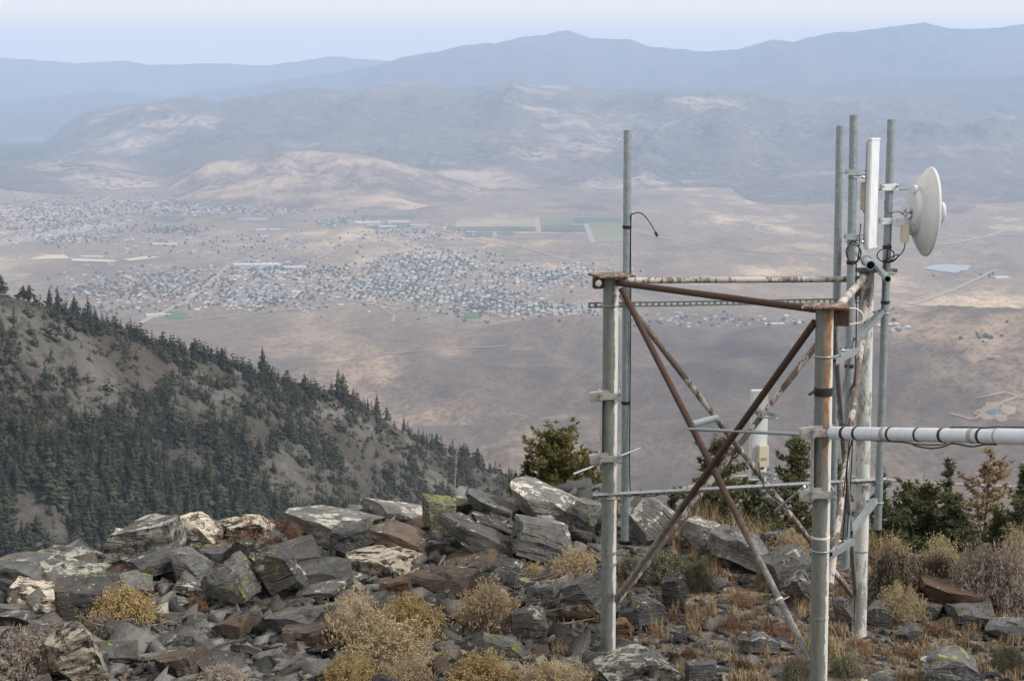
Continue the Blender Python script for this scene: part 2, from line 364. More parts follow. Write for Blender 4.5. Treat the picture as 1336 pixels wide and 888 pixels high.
tag(link('summit_ground', mesh_np('summit_ground', V.reshape(-1, 3), grid_faces(len(ys), len(xs)), M_soil)), kind='structure')
# the flank of the summit falling to the valley
ang = np.linspace(-75, 75, 90); rr = np.geomspace(70, 2700, 60)
A, RR = np.meshgrid(np.radians(ang), rr); Xf = RR * np.sin(A); Yf = RR * np.cos(A)
Zf = np.interp(RR, [70, 300, 900, 1700, 2700], [-29, -155, -520, -760, -880]) + 12 * fbm(Xf / 150, Yf / 150, o=4, seed=71) * smooth01(70, 200, RR)
M_flank = land_mat('flank_brush', (.055, .046, .036), (.10, .082, .062), (.20, .165, .12), .012, .08, JUN, .58, .2, .7)
tag(link('mountain_flank', mesh_np('mountain_flank', np.stack([Xf, Yf, Zf], -1).reshape(-1, 3), grid_faces(60, 90), M_flank)), kind='structure')

# ------------------------------------------------------------------ the forested hillside across the gully
HC = [(-420, 268, 930), (-150, 330, 960), (0, 382, 1000), (60, 398, 1010), (130, 420, 1030), (200, 446, 1050), (260, 460, 1070), (330, 484, 1090), (400, 507, 1110),
      (450, 517, 1130), (500, 546, 1150), (550, 576, 1180), (600, 594, 1210), (650, 618, 1240), (680, 632, 1260), (720, 662, 1290), (800, 735, 1350), (880, 810, 1400)]
hu, hv_, hd = (np.array([q[k] for q in HC], float) for k in range(3))
def hillside(u, s):
    """u: photo column of the fall line, s: 0 crest .. 1 foot (negative: behind the crest)"""
    u = np.asarray(u, float); s = np.asarray(s, float)
    vc = np.interp(u, hu, hv_); dc = np.interp(u, hu, hd)
    a, b = ratio(u, vc); cz = b * dc
    df = np.interp(u, [-420, 0, 400, 760, 900], [700, 760, 860, 1010, 1060])
    _, bf = ratio(u, 800 + 0 * u); fz = bf * df
    Y = np.where(s >= 0, dc + (df - dc) * s, dc - s * 1500.0)
    Z = np.where(s >= 0, cz + (fz - cz) * (s ** .93), cz + s * (cz - ZV) * 1.05)
    X = a * Y
    n = 20 * (ridged(X / 150, Y / 260, 4, 81) - .55) + 3.5 * fbm(X / 26, Y / 26, o=4, seed=83)
    Z = Z + n * np.clip(np.abs(s) * 5, .12, 1)
    return X, Y, Z
us = np.linspace(-420, 880, 420); ss = np.concatenate([np.linspace(1.25, 0, 170, endpoint=False), -np.geomspace(.004, 1, 26)])
U, S = np.meshgrid(us, ss); Xh, Yh, Zh = hillside(U, S)
t = NT('hillside_scree', .95, .05); p = t.pos()
n1 = t.noise(p, .012, 6, .62, .8); n2 = t.noise(p, .09, 5, .65); n3 = t.noise(p, .8, 4, .6)
c = t.ramp(n1, [(.36, (.034, .032, .027)), (.47, (.058, .053, .045)), (.56, (.094, .090, .084)), (.68, (.15, .142, .133))])
c = t.mix(t.step(n2, .50, .64), c, (.04, .043, .028)); c = t.mix(t.math('MULTIPLY', t.step(n3, .4, .7), .5), c, (.11, .10, .09))
t.bump(t.math('ADD', n2, t.math('MULTIPLY', n3, .3)), .8, 3.0); M_hs = t.col(c)
tag(link('hillside', mesh_np('hillside', np.stack([Xh, Yh, Zh], -1).reshape(-1, 3), grid_faces(len(ss), len(us)), M_hs)), kind='structure')

# conifers of the hillside: tiers of drooping ragged branches on a tapered trunk, unit height
def conifer_np(rng, tiers=11, per=11, wid=.19, bare=.10, lean=.02, ragged=.35):
    V = []; Fc = []
    for k in range(tiers):
        f = k / (tiers - 1); z = bare + (1 - bare) * f ** .92
        r = wid * (1 - f) ** .8 * (1 + .25 * math.sin(f * 9 + rng.random() * 6)) + .012
        m = max(4, int(per * (1 - .55 * f))); a0 = rng.random() * 6.28
        for j in range(m):
            if rng.random() < .10: continue
            a = a0 + 6.283 * (j + rng.random() * .7) / m; q = r * (1 + ragged * (rng.random() * 2 - 1))
            w = (.46 + .3 * rng.random()) * r * 1.25 + .012; dz = -.02 - .42 * q + .05 * rng.random(); up = .028 + .03 * rng.random()
            ca, sa = math.cos(a), math.sin(a); b = len(V)
            lx = lean * f
            V += [(lx, 0, z + up), (lx + ca * q * .55 - sa * w * .5, sa * q * .55 + ca * w * .5, z + dz * .45), (lx + ca * q, sa * q, z + dz * .6), (lx + ca * q * .55 + sa * w * .5, sa * q * .55 - ca * w * .5, z + dz * .45),
                  (lx + ca * q * .6, sa * q * .6, z + dz * 1.1 - .02)]
            Fc += [(b, b + 1, b + 2), (b, b + 2, b + 3), (b + 1, b + 4, b + 2), (b + 3, b + 2, b + 4)]
    b = len(V); V += [(lean - .006, 0, .95), (lean + .006, .004, .95), (lean, 0, 1.03)]; Fc.append((b, b + 1, b + 2))
    return np.array(V, np.float32), np.array(Fc, np.int32)
def trunk_np():
    V = []; 
    for z, r in ((-.06, .017), (.5, .010), (.98, .002)):
        for k in range(5): V.append((r * math.cos(k * 1.2566), r * math.sin(k * 1.2566), z))
    Fc = [(i * 5 + k, i * 5 + (k + 1) % 5, (i + 1) * 5 + (k + 1) % 5, (i + 1) * 5 + k) for i in range(2) for k in range(5)]
    return np.array(V, np.float32), np.array(Fc, np.int32)
rng = random.Random(5)
KIND = [dict(wid=.23, ragged=.55), dict(wid=.18, tiers=12, ragged=.5), dict(wid=.33, tiers=9, ragged=.8, bare=.14), dict(wid=.27, tiers=10, ragged=.6, bare=.06), dict(wid=.40, tiers=8, ragged=.8, bare=.2), dict(wid=.22, tiers=11, lean=.07, ragged=.6)]
CON = [conifer_np(rng, **k) for k in KIND]; LOW = [conifer_np(rng, **{**k, 'per': 6, 'tiers': k.get('tiers', 11) - 3, 'wid': k['wid'] * 1.08}) for k in KIND]
t = NT('pine_needles', .85, .15); c = t.ramp(t.noise(t.pos(), .35, 3), [(.3, (.017, .021, .012)), (.7, (.045, .050, .029))])
c = t.hsv(c, t.math('ADD', .485, t.math('MULTIPLY', t.rnd(), .03)), 1.0, t.math('ADD', .65, t.math('MULTIPLY', t.rnd(), .8))); M_pine = t.col(c)
t = NT('forest_needles', .85, .15); c = t.ramp(t.noise(t.pos(), .35, 3), [(.3, (.017, .021, .012)), (.7, (.045, .050, .029))])
c = t.mix(t.step(t.noise(t.pos(), .045, 2), .42, .62), t.hsv(c, .5, 1, t.math('ADD', .5, t.math('MULTIPLY', t.island(), .4))), t.hsv(c, .488, 1, t.math('ADD', .95, t.math('MULTIPLY', t.island(), .6)))); M_forest = t.col(c)
t = NT('pine_bark', .9, .1); M_bark = t.col(t.ramp(t.noise(t.scale(t.pos(), (1, 1, .2)), 6, 4), [(.3, (.05, .038, .028)), (.7, (.12, .095, .075))]))
CROWN = [mesh_np('crown', v, f, M_pine, False) for v, f in CON]; TRUNK = mesh_np('trunk', *trunk_np(), M_bark)
GAPS = [(165, 488, 48, 24), (30, 425, 34, 34), (500, 562, 24, 40), (466, 600, 16, 30), (520, 585, 16, 16), (375, 615, 30, 22), (60, 470, 30, 20), (300, 520, 22, 14), (240, 540, 16, 16), (395, 640, 30, 18), (120, 455, 30, 14),
        (20, 668, 40, 34), (60, 700, 40, 26), (430, 540, 18, 20), (340, 560, 20, 14), (220, 598, 22, 16), (570, 610, 16, 20), (105, 520, 24, 14), (270, 485, 16, 10), (250, 600, 16, 12), (630, 625, 14, 10)]
npr = np.random.default_rng(11); N = 16000
cu = npr.uniform(-60, 790, N); cs = npr.uniform(-.04, 1.12, N) ** 1.0
X, Y, Z = hillside(cu, np.where(cs < 0, cs * .12, cs))
cyv = Z / Y
pv = H / 2 - F * (cyv * CP + SP) / (CP - cyv * SP)          # photo row of each tree foot
dens = .52 + .45 * smooth01(520, 640, pv) * smooth01(480, 150, cu) + .75 * fbm(X / 38, Y / 55, o=3, seed=91)
dens = dens + .5 * np.exp(-((cs - .02) / .05) ** 2) * smooth01(60, 130, cu)
for (gu, gv, ru, rv) in GAPS: dens = dens - 1.25 * np.exp(-((cu - gu) / ru) ** 2 - ((pv - gv) / rv) ** 2)
keep = (npr.random(N) < np.clip(dens, .05, .95))
X, Y, Z, cu, cs, pv = (q[keep] for q in (X, Y, Z, cu, cs, pv))
hgt = .88 * (4.0 + 8.5 * npr.random(len(X)) ** 1.5) * (1 + .45 * smooth01(520, 650, pv) * smooth01(520, 200, cu)) * np.where(npr.random(len(X)) < .25, .5, 1.0)
kind = npr.choice(6, len(X), p=[.22, .16, .2, .2, .1, .12])
# hand-placed skyline trees of the photograph: column, row of the foot, height in pixels, kind
SKY = [(2, 376, 22, 2), (30, 384, 16, 4), (39, 388, 20, 2), (65, 398, 22, 0), (76, 400, 26, 1), (97, 412, 22, 0), (101, 412, 18, 1), (115, 416, 24, 3), (255, 444, 18, 4), (289, 460, 15, 2), (343, 478, 32, 0),
       (447, 508, 28, 0), (441, 506, 32, 1), (492, 528, 26, 0), (480, 524, 14, 1), (505, 536, 18, 2), (570, 562, 18, 2), (587, 580, 12, 0), (605, 592, 18, 4), (623, 600, 20, 2), (398, 486, 18, 4), (527, 548, 18, 1), (552, 566, 15, 1)]
for (u_, v_, h_, k_) in SKY:
    x_, y_, z_ = hillside(u_, .0); 
    X = np.append(X, x_); Y = np.append(Y, y_); Z = np.append(Z, float(z_)); hgt = np.append(hgt, h_ * float(y_) / F * 1.12); kind = np.append(kind, k_); pv = np.append(pv, v_); cu = np.append(cu, u_)
vis = (pv < np.interp(cu, [0, 130, 150, 240, 350, 480, 560, 680, 760], [730, 735, 680, 675, 668, 655, 648, 628, 640]) + 25) & (cu > -8) & (cu < 705)
px = hgt / Y * F * np.where(vis, 1, 0); order = np.argsort(-px)
sky_i = list(range(len(X) - len(SKY), len(X)))
single = sky_i + [int(i) for i in order if int(i) not in sky_i][:300 - len(sky_i)]
for i in single:
    e = empty('pine_tree', (X[i], Y[i], Z[i] - .3), npr.random() * 6.28); e.scale = (hgt[i] * npr.uniform(.85, 1.25),) * 2 + (hgt[i],)
    c = link('crown', CROWN[kind[i]], e); link('trunk', TRUNK, e)
    shp = ['evenly conical', 'slim', 'open crowned', 'full', 'wide flat topped', 'slightly leaning'][kind[i]]; sz = 'tall' if hgt[i] > 11 else 'small' if hgt[i] < 6 else 'middling'
    if i in sky_i: tag(e, f'{sz} {shp} dark pine standing out on the crest line of the hillside', 'pine tree', 'pines along the crest of the hillside')
    else: tag(e, f'{sz} {shp} dark pine on the {"lower" if pv[i] > 600 else "middle" if pv[i] > 520 else "upper"} face of the forested hillside', 'pine tree', 'pines covering the hillside')
single_s = set(single); rest = [i for i in range(len(X)) if i not in single_s and pv[i] < 800]
VV, FF = [], []; b = 0
for i in rest:
    v, f = LOW[kind[i]]; a = npr.random() * 6.28; ca, sa = math.cos(a), math.sin(a); w = hgt[i] * npr.uniform(.85, 1.25)
    VV.append(np.stack([X[i] + (v[:, 0] * ca - v[:, 1] * sa) * w, Y[i] + (v[:, 0] * sa + v[:, 1] * ca) * w, Z[i] - .3 + v[:, 2] * hgt[i]], 1)); FF.append(f + b); b += len(v)
print('hillside trees', len(X), 'tris', sum(len(f) for f in FF))
tag(link('pine_forest', mesh_np('pine_forest', np.concatenate(VV), np.concatenate(FF), M_forest, False)), 'dense dark pine forest thickly covering the hillside across the gully', 'forest', kind='stuff')
# low brush between the trees
nb = 5200; bu = npr.uniform(-60, 760, nb); bs = npr.uniform(0, 1.0, nb); bx, by, bz = hillside(bu, bs)
k = fbm(bx / 30, by / 40, o=3, seed=95) > -.02; bx, by, bz = bx[k], by[k], bz[k]
VV, FF = [], []; b = 0
for i in range(len(bx)):
    n = 14; d = npr.normal(size=(n, 3)); d /= np.linalg.norm(d, axis=1)[:, None]; d[:, 2] = np.abs(d[:, 2]); s = npr.uniform(.8, 2.4)
    c = d * s * np.array([1.2, 1.2, .65]) * npr.uniform(.6, 1, (n, 1)); e1 = npr.normal(size=(n, 3)) * s * .4; e2 = npr.normal(size=(n, 3)) * s * .4
    v = np.stack([c - e1, c + e1, c + e2], 1).reshape(-1, 3) + np.array([bx[i], by[i], bz[i]]); VV.append(v); FF.append(np.arange(n * 3).reshape(-1, 3) + b); b += n * 3
t = NT('brush_leaves', .9, .1); M_brush = t.col(t.ramp(t.noise(t.pos(), .12, 3), [(.3, (.035, .036, .024)), (.55, (.07, .062, .042)), (.75, (.10, .08, .055))]))
tag(link('hillside_brush', mesh_np('hillside_brush', np.concatenate(VV), np.concatenate(FF), M_brush, False)), 'low dark brush scattered between the pines of the hillside', 'brush', kind='stuff')
# ------------------------------------------------------------------ towns, fields, roads and ponds of the valley
def vground(u, v):
    """where the valley floor is seen at photo pixels"""
    u = np.atleast_1d(np.asarray(u, float)); v = np.atleast_1d(np.asarray(v, float)); a, b = ratio(u, v)
    Y = ZV / b
    for _ in range(12): Y = np.clip(.5 * Y + .5 * valley_z(a * Y, Y) / b, 2500, 16500)
    return a * Y, Y, valley_z(a * Y, Y)
def sheet(name, poly, mat, lift=1.5, nu=14, nv=6, kind='structure', **tg):
    """a patch of ground given by four photo corners, laid on the valley floor"""
    q = np.array(poly, float); s, t_ = np.meshgrid(np.linspace(0, 1, nu), np.linspace(0, 1, nv))
    uv = (1 - s)[..., None] * (1 - t_)[..., None] * q[0] + s[..., None] * (1 - t_)[..., None] * q[1] + s[..., None] * t_[..., None] * q[2] + (1 - s)[..., None] * t_[..., None] * q[3]
    x, y, z = vground(uv[..., 0].ravel(), uv[..., 1].ravel())
    o = link(name, mesh_np(name, np.stack([x, y, z + lift], 1), grid_faces(nv, nu)[:, ::-1], mat)); tag(o, kind=kind, **tg); return o
def strip(name, pts, width, mat, lift=2.2):
    q = np.array(pts, float); d = np.concatenate([[0], np.cumsum(np.hypot(*np.diff(q, axis=0).T))]); n = max(8, int(d[-1] / 4))
    k = np.linspace(0, d[-1], n); x, y, z = vground(np.interp(k, d, q[:, 0]), np.interp(k, d, q[:, 1]))
    tx, ty = np.gradient(x), np.gradient(y); L = np.hypot(tx, ty) + 1e-6; nx, ny = -ty / L * width / 2, tx / L * width / 2
    X2 = np.stack([x - nx, x + nx], 1); Y2 = np.stack([y - ny, y + ny], 1); Z2 = valley_z(X2, Y2) + lift
    o = link(name, mesh_np(name, np.stack([X2, Y2, Z2], -1).reshape(-1, 3), grid_faces(n, 2), mat)); tag(o, kind='structure'); return o
def flat(name, col, var=.25, sc=.004, rough=.95):
    t = NT(name, rough, .1); p = t.scale(t.pos(), (1, .5, 1)); c = tuple(col)
    return t.col(t.ramp(t.noise(p, sc, 5, .6), [(.3, tuple(k * (1 - var) for k in c)), (.7, tuple(k * (1 + var) for k in c))]))
G1 = flat('green_crop', (.095, .112, .072)); G2 = flat('pale_crop', (.15, .155, .085)); G3 = flat('stubble_field', (.25, .205, .15)); G4 = flat('fallow_field', (.19, .15, .12)); LAWN = flat('lawn', (.07, .125, .045))
DIRT = flat('pale_dirt', (.46, .39, .30), .18); SAND = flat('tan_dirt', (.26, .21, .15), .25); ROADM = flat('road_surface', (.27, .235, .20), .1)
for poly, m in [([(600, 284), (698, 284), (700, 296), (592, 296)], G3), ([(580, 296), (700, 296), (702, 302), (582, 302)], G1), ([(606, 303), (670, 303), (671, 309), (608, 309)], G1), ([(643, 305), (768, 305), (771, 311), (644, 311)], G4),
                ([(701, 282), (745, 282), (748, 294), (702, 294)], G2), ([(702, 294), (764, 294), (768, 303), (703, 303)], G1), ([(764, 290), (812, 290), (812, 316), (774, 316)], G2), ([(746, 284), (812, 284), (812, 292), (750, 292)], G1),
                ([(420, 287), (470, 281), (545, 281), (540, 286)], G1), ([(412, 291), (452, 289), (455, 294), (414, 296)], G1), ([(470, 297), (530, 290), (545, 295), (500, 300)], G1), ([(520, 312), (600, 312), (640, 318), (600, 322)], G4),
                ([(195, 282), (240, 282), (236, 290), (200, 289)], G1), ([(655, 324), (675, 324), (678, 341), (652, 338)], G2), ([(606, 408), (632, 408), (625, 416), (600, 414)], LAWN), ([(0, 356), (46, 357), (30, 362), (0, 363)], G3), ([(0, 364), (40, 362), (20, 366), (0, 368)], SAND)]:
    sheet('field', poly, m)
sheet('school_lawn', [(218, 406), (246, 409), (238, 416), (214, 415)], LAWN)
sheet('airstrip', [(-40, 318), (150, 290), (172, 292), (-40, 328)], ROADM, nu=30)
def blob(name, u, v, ru, rv, mat, lift=1.6, seed=0):
    n = 48; a = np.linspace(0, 2 * math.pi, n, endpoint=False); k = 1 + .8 * fbm(np.cos(a) * 1.5 + seed * 7.3, np.sin(a) * 1.5, seed=seed, o=3)
    x, y, z = vground(np.append(u + ru * k * np.cos(a), u), np.append(v + rv * k * np.sin(a), v))
    i = np.arange(n); o = link(name, mesh_np(name, np.stack([x, y, z + lift], 1), np.stack([i, np.full(n, n), (i + 1) % n], 1), mat)); tag(o, kind='structure')
for poly in ([(62, 333), (84, 333), (92, 338), (36, 339)], [(92, 337.5), (152, 340), (150, 342.5), (94, 341)], [(160, 339), (192, 334.5), (212, 336), (170, 341)]): sheet('gravel_yard', poly, DIRT, 2.5)
for pts, w in [([(150, 440), (190, 418), (240, 395), (275, 368), (300, 345), (350, 330)], 26), ([(0, 276), (100, 276), (240, 282), (420, 287), (600, 283)], 16), ([(60, 300), (110, 276), (145, 255)], 22), ([(255, 372), (330, 376), (420, 384), (520, 404), (600, 410)], 14), ([(700, 284), (703, 304)], 26), ([(764, 292), (774, 317)], 26),
               ([(645, 303), (646, 310)], 20), ([(582, 292), (578, 304)], 20), ([(560, 322), (620, 312), (680, 322), (740, 340), (800, 352)], 16), ([(240, 420), (300, 412), (380, 404), (430, 398)], 12), ([(970, 288), (990, 296), (985, 300), (1005, 306)], 22), ([(1170, 325), (1240, 318), (1290, 308), (1336, 292)], 26),
               ([(1190, 398), (1240, 380), (1300, 352)], 18), ([(860, 645), (960, 622), (1060, 618), (1200, 630), (1336, 636)], 7), ([(1240, 540), (1270, 548), (1300, 528), (1336, 515)], 8), ([(1275, 520), (1310, 512), (1336, 520)], 7), ([(500, 404), (515, 412), (512, 420)], 9), ([(1060, 300), (1120, 304), (1210, 312), (1336, 306)], 20),
               ([(500, 462), (560, 457), (610, 454), (660, 452)], 7), ([(820, 300), (900, 318), (1000, 330), (1100, 334)], 18), ([(300, 380), (380, 352), (430, 330), (480, 305)], 14), ([(840, 370), (940, 392), (1020, 402)], 14)]:
    strip('road', pts, w, ROADM if w > 11 else SAND)
tw = NT('pond_water', .08, .5); WATER = tw.col((.05, .075, .10)); tw.bump(tw.noise(tw.pos(), .2, 3), .08, .3)
for k, q in enumerate([(1240, 350, 30, 5), (1298, 539, 10, 4.5), (352, 300, 22, 1.4)]): blob('pond', *q, WATER, 2.4, 50 + k)
blob('basin_rim', 1298, 539, 24, 11, SAND, 1.2, 61)

def house_np(w, d, h, roof):
    V = [(-w/2, -d/2, 0), (w/2, -d/2, 0), (w/2, d/2, 0), (-w/2, d/2, 0), (-w/2, -d/2, h), (w/2, -d/2, h), (w/2, d/2, h), (-w/2, d/2, h), (-w/2, 0, h + roof), (w/2, 0, h + roof)]
    wl_ = [(0, 1, 5, 4), (2, 3, 7, 6), (1, 2, 6, 5), (3, 0, 4, 7)]; g = [(5, 6, 9), (7, 4, 8)]; rf = [(4, 5, 9, 8), (6, 7, 8, 9)]
    return V, wl_, g, rf
HC_ = [('white_siding', (.40, .37, .34)), ('grey_siding', (.30, .30, .30)), ('tan_siding', (.34, .28, .22))]
HR_ = [('pale_metal_roof', (.44, .45, .46)), ('grey_shingle_roof', (.20, .20, .21)), ('brown_shingle_roof', (.20, .155, .125)), ('blue_grey_roof', (.28, .31, .34))]
def plain(name, c, r=.7):
    t = NT(name, r, .3); n = t.noise(t.pos(), .9, 3); return t.col(t.mix(.18, c, t.ramp(n, [(.3, tuple(k * .6 for k in c)), (.7, c)])))
HCM = [plain(*q) for q in HC_]; HRM = [plain(*q) for q in HR_]
def house_mesh(ci, ri, w=15, d=10, h=3.6, roof=2.6):
    V, a, g, rf = house_np(w, d, h, roof); me = bpy.data.meshes.new('house'); me.from_pydata(V, [], a + g + rf); me.materials.append(HCM[ci]); me.materials.append(HRM[ri])
    for k in range(6, 8): me.polygons[k].material_index = 1
    me.update(); return me
HM = [house_mesh(i % 3, i % 4, 10 + 1.2 * (i % 4), 7.5 + (i % 3)) for i in range(12)]
# clusters: u, v, half width, half height (photo pixels), houses, dense rows?, name
CL = [(70, 285, 95, 24, 520, 'in the far suburb beyond the airstrip'), (280, 271, 165, 10, 520, 'in the suburb strip along the foot of the dark hill'), (90, 312, 90, 8, 110, 'beside the airstrip'),
      (345, 356, 42, 14, 190, 'in the dense block by the long white warehouse'), (210, 375, 120, 26, 330, 'among the scattered lots west of the long road'), (330, 388, 70, 16, 220, 'in the suburb beyond the school'),
      (565, 345, 80, 20, 760, 'in the dense triangular suburb'), (720, 360, 90, 15, 420, 'at the suburb edge behind the tower'), (500, 378, 80, 18, 330, 'on the old town lots'), (620, 390, 90, 20, 430, 'on the low rise by the suburb park'),
      (730, 405, 75, 9, 260, 'along the suburb front below the low hill'), (540, 306, 70, 9, 120, 'beside the green fields'), (920, 418, 130, 8, 60, 'on the dry plain behind the tower frame'), (1160, 424, 28, 7, 110, 'in the small tract behind the white post'), (450, 290, 60, 6, 60, 'by the warehouses near the fields'), (300, 318, 190, 16, 170, 'scattered over the middle of the plain'), (420, 372, 150, 30, 260, 'scattered between the suburbs')]
HP = []; TP = []
for (cu_, cv_, ru, rv, n, nm) in CL:
    k = 0
    while k < n:
        u_, v_ = cu_ + ru * npr.normal() * .55, cv_ + rv * npr.normal() * .55
        if abs(u_ - cu_) > ru * 1.2 or abs(v_ - cv_) > rv * 1.2: continue
        HP.append((u_, v_, nm)); k += 1
    for _ in range(int(n * .55)): TP.append((cu_ + ru * npr.normal() * .5, cv_ + rv * npr.normal() * .5))
hx, hy, hz = vground([q[0] for q in HP], [q[1] for q in HP])
# snap to street rows so that the suburbs read as streets
hy = np.round(hy / 46) * 46 + npr.normal(0, 4, len(hy)); hx = np.round(hx / 21) * 21 + npr.normal(0, 2, len(hx)); hz = valley_z(hx, hy)
clear = np.array([not (768 < q[0] < 830 or q[0] < -5 or q[0] > 1336) for q in HP]); order = np.argsort(hy + np.where(clear, 0, 1e6))
ind = set(int(i) for i in order[:300]); HS = npr.uniform(.85, 1.35, len(hx)); HA = npr.choice([0, math.pi / 2], len(hx), p=[.75, .25]) + npr.normal(0, .08, len(hx))
ROOFW = {0: 'pale metal', 1: 'grey shingle', 2: 'brown shingle', 3: 'blue grey'}; WALW = {0: 'white', 1: 'grey', 2: 'tan'}
for i in sorted(ind):
    m = int(npr.integers(12)); o = link('house', HM[m]); o.location = (hx[i], hy[i], hz[i]); o.rotation_euler = (0, 0, HA[i]); o.scale = (HS[i],) * 3
    tag(o, f'{WALW[m % 3]} house with {ROOFW[m % 4]} roof {HP[i][2]}', 'house', 'houses ' + HP[i][2])
VV, FA, MI = [], [], []; b = 0
for i in range(len(hx)):
    if i in ind: continue
    V, a, g, rf = house_np(npr.uniform(9, 14), npr.uniform(7, 10), 3.4, 2.2); V = np.array(V) * HS[i]; ca, sa = math.cos(HA[i]), math.sin(HA[i])
    VV.append(np.stack([hx[i] + V[:, 0] * ca - V[:, 1] * sa, hy[i] + V[:, 0] * sa + V[:, 1] * ca, hz[i] + V[:, 2]], 1))
    c_, r_ = int(npr.choice(3, p=[.5, .3, .2])), 3 + int(npr.choice(4, p=[.34, .3, .2, .16]))
    for f in a + g: FA.append(tuple(b + k for k in f)); MI.append(c_)
    for f in rf: FA.append(tuple(b + k for k in f)); MI.append(r_)
    b += 10
me = bpy.data.meshes.new('suburb_houses'); me.from_pydata(np.concatenate(VV).tolist(), [], FA)
for m in HCM + HRM: me.materials.append(m)
me.polygons.foreach_set('material_index', np.array(MI, np.int32)); me.update()
tag(link('suburb', me), 'mass of tiny far houses spread over the valley suburbs', 'suburb', kind='stuff')
# trees of the towns: clumped small crowns
for (u_, v_, ru, rv, n) in [(120, 405, 60, 6, 60), (150, 380, 60, 8, 90), (230, 300, 40, 4, 120), (420, 355, 40, 8, 70), (900, 425, 120, 3, 10), (1290, 360, 40, 2, 8), (520, 372, 60, 14, 120), (640, 398, 60, 12, 120), (230, 372, 90, 16, 160), (70, 280, 80, 18, 260), (300, 270, 140, 8, 260), (1290, 440, 30, 6, 10)]:
    for _ in range(n): TP.append((u_ + ru * npr.normal() * .6, v_ + rv * npr.normal() * .6))
tx, ty, tz = vground([q[0] for q in TP], [q[1] for q in TP]); VV, FF = [], []; b = 0
ico = bmesh.new(); bmesh.ops.create_icosphere(ico, subdivisions=1, radius=1); IV = np.array([v.co[:] for v in ico.verts]); IF = np.array([[v.index for v in f.verts] for f in ico.faces]); ico.free()
for i in range(len(tx)):
    s = npr.uniform(3, 6.5); VV.append(IV * npr.uniform(.7, 1.25, (len(IV), 1)) * np.array([s * 1.2, s * 1.2, s]) + np.array([tx[i], ty[i], tz[i] + s * .75])); FF.append(IF + b); b += len(IV)
t = NT('town_tree_leaves', .9, .1); M_tt = t.col(t.ramp(t.noise(t.pos(), .02, 2), [(.3, (.065, .070, .050)), (.6, (.09, .09, .062)), (.78, (.14, .115, .07))]))
tag(link('town_trees', mesh_np('town_trees', np.concatenate(VV), np.concatenate(FF), M_tt, False)), 'dark tree crowns scattered among the far valley houses', 'trees', kind='stuff')
# large single buildings
def hall(u, v, w, d, h, ci, ri, label, rz=0.0, name='warehouse', cat='warehouse', wings=()):
    x, y, z = (float(q[0]) for q in vground(u, v)); e = empty(name, (x, y, z - .5), rz); tag(e, label, cat)
    V, a, g, rf = house_np(w, d, h, h * .25); mw = MB(); mw.add(V, a + g); mr = MB(); mr.add([(p[0] * 1.01, p[1] * 1.02, p[2] + .15) for p in V], rf)
    for (wx, wy, ww, wd_, wh) in wings:
        V2, a2, g2, rf2 = house_np(ww, wd_, wh, wh * .2); mw.add([(p[0] + wx, p[1] + wy, p[2]) for p in V2], a2 + g2); mr.add([(p[0] * 1.01 + wx, p[1] * 1.02 + wy, p[2] + .15) for p in V2], rf2)
    for mbb, nm, mt in ((mw, 'wall', HCM[ci]), (mr, 'roof', HRM[ri])):
        me = bpy.data.meshes.new(nm); me.from_pydata([tuple(p) for p in mbb.v], [], mbb.f); me.materials.append(mt); me.update(); link(nm, me, e)
hall(336, 347, 190, 60, 9, 0, 0, 'long white roofed warehouse beside the dense block of houses')
hall(385, 350, 90, 45, 8, 0, 0, 'short white warehouse at the end of the long white warehouse')
hall(203, 412, 62, 22, 7, 0, 0, 'white school building beside its green lawn', 0.05, 'school', 'school', ((-6, -24, 40, 14, 5), (36, 10, 26, 16, 5)))
hall(215, 320, 110, 40, 8, 0, 0, 'white hall standing alone on the brown plain', -.05)
hall(330, 287, 150, 50, 9, 0, 3, 'pale blue roofed hall below the suburb strip')
hall(480, 292, 120, 60, 10, 0, 0, 'white packing shed west of the green fields')
hall(520, 291, 110, 50, 9, 0, 0, 'white packing shed beside a green crop')
hall(505, 297, 90, 50, 9, 1, 0, 'grey walled shed among the packing sheds', .1)
hall(548, 295, 100, 45, 8, 0, 3, 'blue grey roofed shed at the corner of the fields')
hall(1305, 363, 70, 30, 7, 0, 0, 'white shed beyond the pond on the dry plain', .5)
hall(1297, 467, 36, 9, 5, 0, 3, 'long blue green roofed stable on the dry hill behind the dish', -.5, 'stable', 'stable')
hall(120, 336, 90, 30, 7, 0, 0, 'white shed at the edge of the gravel yard')
hall(1010, 424, 60, 25, 6, 0, 0, 'low white building on the pale flat behind the tower frame')
